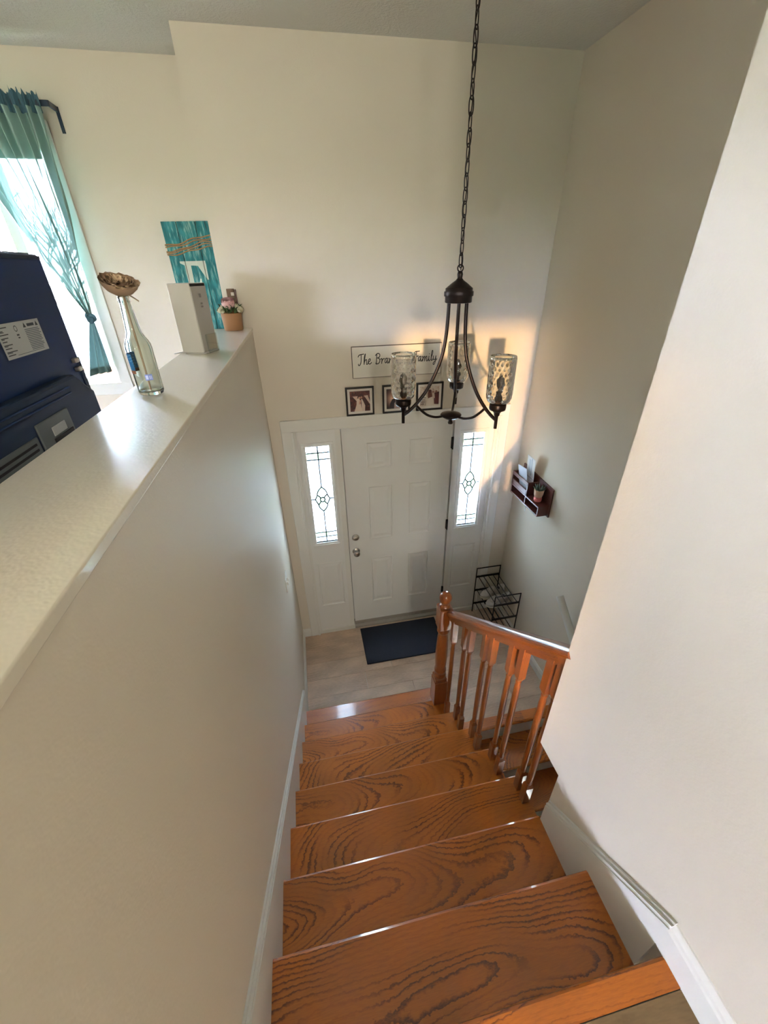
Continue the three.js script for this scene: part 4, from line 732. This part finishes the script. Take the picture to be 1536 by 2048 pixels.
{ // curtain
  const rodY = 3.925, rodZ = ZWIN + 0.1;
  const rod = thing('curtain_rod', 'dark navy wraparound curtain rod above the window', 'curtain rod', [0, 0, 0]);
  const rm = mat({ color: lin('#16283c'), roughness: 0.4 });
  obj('rod', rb(-2.32, -1.395, rodY - 0.013, rodY + 0.013, rodZ - 0.004, rodZ + 0.004, 0.003), rm, rod);
  for (const x of [-1.395, -2.32]) obj('return_arm', [rb(x - 0.006, x + 0.006, rodY - 0.013, rodY + 0.013, ZWIN + 0.001, rodZ + 0.003, 0.003), rb(x - 0.008, x + 0.01, rodY - 0.1, rodY + 0.012, ZWIN + 0.001, ZWIN + 0.006, 0.002)], rm, rod);
  const cu = thing('curtain', 'sheer teal curtain panel gathered into a hanging knot', 'curtain', [0, 0, 0]);
  const sheer = mat({ color: lin('#93b3ae'), roughness: 0.6, transmission: 0.06, thickness: 0, side: THREE.DoubleSide });
  const dense = mat({ color: lin('#3f6270'), roughness: 0.9, transmission: 0.04, thickness: 0, side: THREE.DoubleSide });
  const kx = -1.545, ky = 2.9, kz = rodZ + 0.01;
  const n = createNoise2D(rng(91));
  const sheet = new ParametricGeometry((u, v, o) => {
    const e = Math.pow(v, 1.1), xt = -1.43 - u * 0.5, xk = kx + 0.012 - u * 0.024;
    const sag = Math.sin(Math.PI * v) * (0.012 - 0.02 * u);
    const x = xt * (1 - e) + xk * e + sag, y = rodY - 0.02 + (ky + 0.02 - (rodY - 0.02)) * v + (u > 0 ? -0.03 * Math.sin(Math.PI * v) * u : 0);
    const amp = 0.03 * (1 - 0.8 * v) + 0.004;
    o.set(x + 0.004 * n(u * 9, v * 2), y, kz + amp * Math.sin(u * 62 + 1.5 * n(u * 5, v * 1.2)) + 0.006 * n(u * 14, v * 2));
  }, 200, 30);
  obj('sheer_panel', sheet, sheer, cu);
  const header = new ParametricGeometry((u, v, o) => { const x = -1.425 - u * 0.52; o.set(x, rodY - 0.045 + v * (0.085 + 0.016 * n(u * 30, 3) + 0.01 * n(u * 80, 5)), rodZ + 0.012 + 0.01 * Math.sin(u * 90 + 2 * n(u * 10, 1)) + 0.004 * n(u * 60, v)); }, 160, 5);
  obj('gathered_header', header, dense, cu).userData.label = 'dark gathered rod pocket heading';
  const kg = new THREE.TorusKnotGeometry(0.016, 0.011, 64, 10, 2, 3); kg.scale(1, 1.1, 0.8); kg.translate(kx, ky, kz); obj('knot', kg, dense, cu);
  const tail = new ParametricGeometry((u, v, o) => { const w = 0.02 + 0.1 * Math.pow(v, 0.9), a = u * 2 - 1; o.set(kx - 0.0 - 0.055 * v + a * w * 0.62, ky - 0.015 - v * 0.335 + 0.012 * a * v, kz + 0.02 * Math.sin(u * 16) * (0.3 + 0.7 * v) + 0.012 * Math.cos(u * 7) * v); }, 60, 16);
  const tailM = mat({ color: lin('#46605c'), roughness: 0.9, transmission: 0.05, thickness: 0, side: THREE.DoubleSide });
  obj('tail', tail, tailM, cu); const hem = new ParametricGeometry((u, v, o) => { const vv = 0.87 + 0.13 * v, w = 0.02 + 0.1 * Math.pow(vv, 0.9), a = u * 2 - 1; o.set(kx - 0.055 * vv + a * w * 0.62, ky - 0.015 - vv * 0.335 + 0.012 * a * vv, kz + 0.003 + 0.02 * Math.sin(u * 16) * (0.3 + 0.7 * vv) + 0.012 * Math.cos(u * 7) * vv); }, 60, 4); obj('hem', hem, tailM, cu);
}

// ------------------------------------------------------------------ outdoors
{
  const grass = mat({ map: dataTex(512, 512, (() => { const n = createNoise2D(rng(201)), n2 = createNoise2D(rng(202)); return (i, j) => { const v = 0.5 * n(i * 0.05, j * 0.05) + 0.5 * n2(i * 0.3, j * 0.3); return [58 + 14 * v, 76 + 16 * v, 40 + 10 * v]; }; })(), true, [1 / 4, 1 / 4]), roughness: 0.95 });
  const g = new THREE.PlaneGeometry(140, 120, 70, 60); g.rotateX(-Math.PI / 2); g.translate(0, 0, 0);
  const p = g.attributes.position; for (let i = 0; i < p.count; i++) { const z = p.getZ(i); p.setY(i, -0.28 - (z < -2.5 ? Math.min(3.0, (-2.5 - z) * 0.16) : 0) + (z > 2 ? -1.3 : 0)); } g.computeVertexNormals();
  const cut = uvm(g); { // leave the house footprint empty
    const q = cut.attributes.position, keep = []; for (let i = 0; i < q.count; i += 3) { const cx = (q.getX(i) + q.getX(i + 1) + q.getX(i + 2)) / 3, cz = (q.getZ(i) + q.getZ(i + 1) + q.getZ(i + 2)) / 3; if (!(cx > -5.2 && cx < 1.7 && cz > -0.2 && cz < 9.2)) keep.push(i, i + 1, i + 2); }
    for (const k of ['position', 'normal', 'uv']) { const a = cut.attributes[k], s = a.itemSize, o = new Float32Array(keep.length * s); keep.forEach((v, w) => { for (let c = 0; c < s; c++) o[w * s + c] = a.array[v * s + c]; }); cut.setAttribute(k, new THREE.BufferAttribute(o, s)); }
  }
  const lawn = tag(obj('lawn', cut, grass), 'green lawn sloping away in front of the house', 'lawn'); lawn.userData.kind = 'stuff';
  const conc = mat({ color: lin('#9a9a98'), roughness: 0.9, bumpMap: fineBump, bumpScale: 0.002 });
  struct(obj('floor_porch', [bx(-0.7, 1.7, -0.35, -0.05, -1.7, -0.15), bx(-0.1, 1.05, -0.4, -0.2, -2.6, -1.7)], conc), 'pale concrete porch slab outside the front door', 'porch');
  const w = new THREE.BufferGeometry(); w.setAttribute('position', new THREE.BufferAttribute(new Float32Array([-0.1, -0.25, -2.5, 1.05, -0.25, -2.5, 1.4, -2.44, -16.5, -0.1, -0.25, -2.5, 1.4, -2.44, -16.5, 0.1, -2.44, -16.5]), 3)); w.computeVertexNormals(); struct(obj('floor_walkway', uvm(w), conc), 'pale concrete walkway leading from the porch', 'walkway');
  // tall hedge closing the back yard
  const hg = new THREE.BoxGeometry(44, 4.85, 1.6, 160, 20, 4), hn = createNoise3D(rng(401)), hp = hg.attributes.position;
  for (let i = 0; i < hp.count; i++) { const x = hp.getX(i), y = hp.getY(i), z = hp.getZ(i), v = 0.16 * hn(x * 0.9, y * 0.9, z) + 0.1 * hn(x * 3, y * 3, z * 3); hp.setXYZ(i, x, y + (y > 2 ? v : 0), z + Math.sign(z) * v); }
  hg.computeVertexNormals(); hg.translate(-8, 0.845, 24);
  tag(obj('hedge', hg, mat({ color: lin('#33442a'), roughness: 0.95 })), 'tall clipped evergreen hedge along the back yard', 'hedge');
  // neighbour's house across the street
  const h = thing('neighbor_house', 'red brick house with grey roof across the street', 'house', [-9.2, -3.28, -25]);
  const brick = mat({ color: lin('#a05a43'), roughness: 0.9 }), roof = mat({ color: lin('#7b828a'), roughness: 0.9 });
  obj('brick_wall', [bx(-8, 8, 0, 2.9, -4, 4)], brick, h);
  obj('roof', (() => { const s = new THREE.Shape([[-4.8, 2.8], [4.8, 2.8], [0, 5.0]].map((q) => new THREE.Vector2(...q))); const e = new THREE.ExtrudeGeometry(s, { depth: 17, bevelEnabled: false }); e.rotateY(Math.PI / 2); e.translate(-8.5, 0, 0); return uvm(e); })(), roof, h);
  obj('fascia', bx(-8.5, 8.5, 2.66, 2.84, 4.78, 4.84), M.trim, h);
  for (const x of [-6, -2.4, 2.2, 5.6]) { const fr = obj('window', [bx(x - 0.6, x + 0.6, 1.0, 1.06, 4, 4.06), bx(x - 0.6, x + 0.6, 2.3, 2.36, 4, 4.06), bx(x - 0.6, x - 0.54, 1.06, 2.3, 4, 4.06), bx(x + 0.54, x + 0.6, 1.06, 2.3, 4, 4.06)], M.trim, h); obj('pane', bx(x - 0.54, x + 0.54, 1.06, 2.3, 4.0, 4.02), mat({ color: lin('#3a4650'), roughness: 0.1 }), fr); }
  obj('front_door', bx(-0.5, 0.5, 0, 2.1, 4, 4.05), M.trim, h);
  // bare trees
  const bark = mat({ color: lin('#6c645f'), roughness: 0.95 });
  const tree = (x, z, ht, seed, label) => {
    const R = rng(seed), t = thing('bare_tree', label, 'tree', [x, -3.3, z], 0, 'bare trees across the street'), segs = [[], []];
    const grow = (a, d, len, r, lvl) => {
      const b = a.clone().addScaledVector(d, len); const c = new THREE.CylinderGeometry(r * 0.68, r, len, lvl < 2 ? 7 : 4, 1, true); c.applyQuaternion(new THREE.Quaternion().setFromUnitVectors(V(0, 1, 0), d)); c.translate((a.x + b.x) / 2, (a.y + b.y) / 2, (a.z + b.z) / 2);
      segs[lvl < 1 ? 0 : 1].push(c); if (lvl >= 6) return;
      const k = lvl < 1 ? 4 : lvl < 4 ? 3 : 2; for (let i = 0; i < k; i++) { const s = 0.35 + R() * 0.45, az = R() * 6.28; const nd = d.clone().add(V(Math.cos(az) * s, 0.12, Math.sin(az) * s)).normalize(); grow(lvl === 0 ? a.clone().addScaledVector(d, len * (0.6 + 0.4 * R())) : b, nd, len * (0.62 + 0.2 * R()), r * 0.62, lvl + 1); }
    };
    grow(V(0, 0, 0), V(0, 1, 0), ht * 0.28, ht * 0.02, 0);
    obj('trunk', segs[0], bark, t); const br = obj('branches', segs[1], bark, t); br.userData.kind = 'stuff';
  };
  tree(-14.5, -23, 12, 301, 'tall bare tree outside the living room window'); tree(-17, -33, 13, 302, 'bare tree standing behind the brick house'); tree(-11, -36, 11, 303, 'bare tree rising over the grey roof');
}

renderer.render(scene, camera);
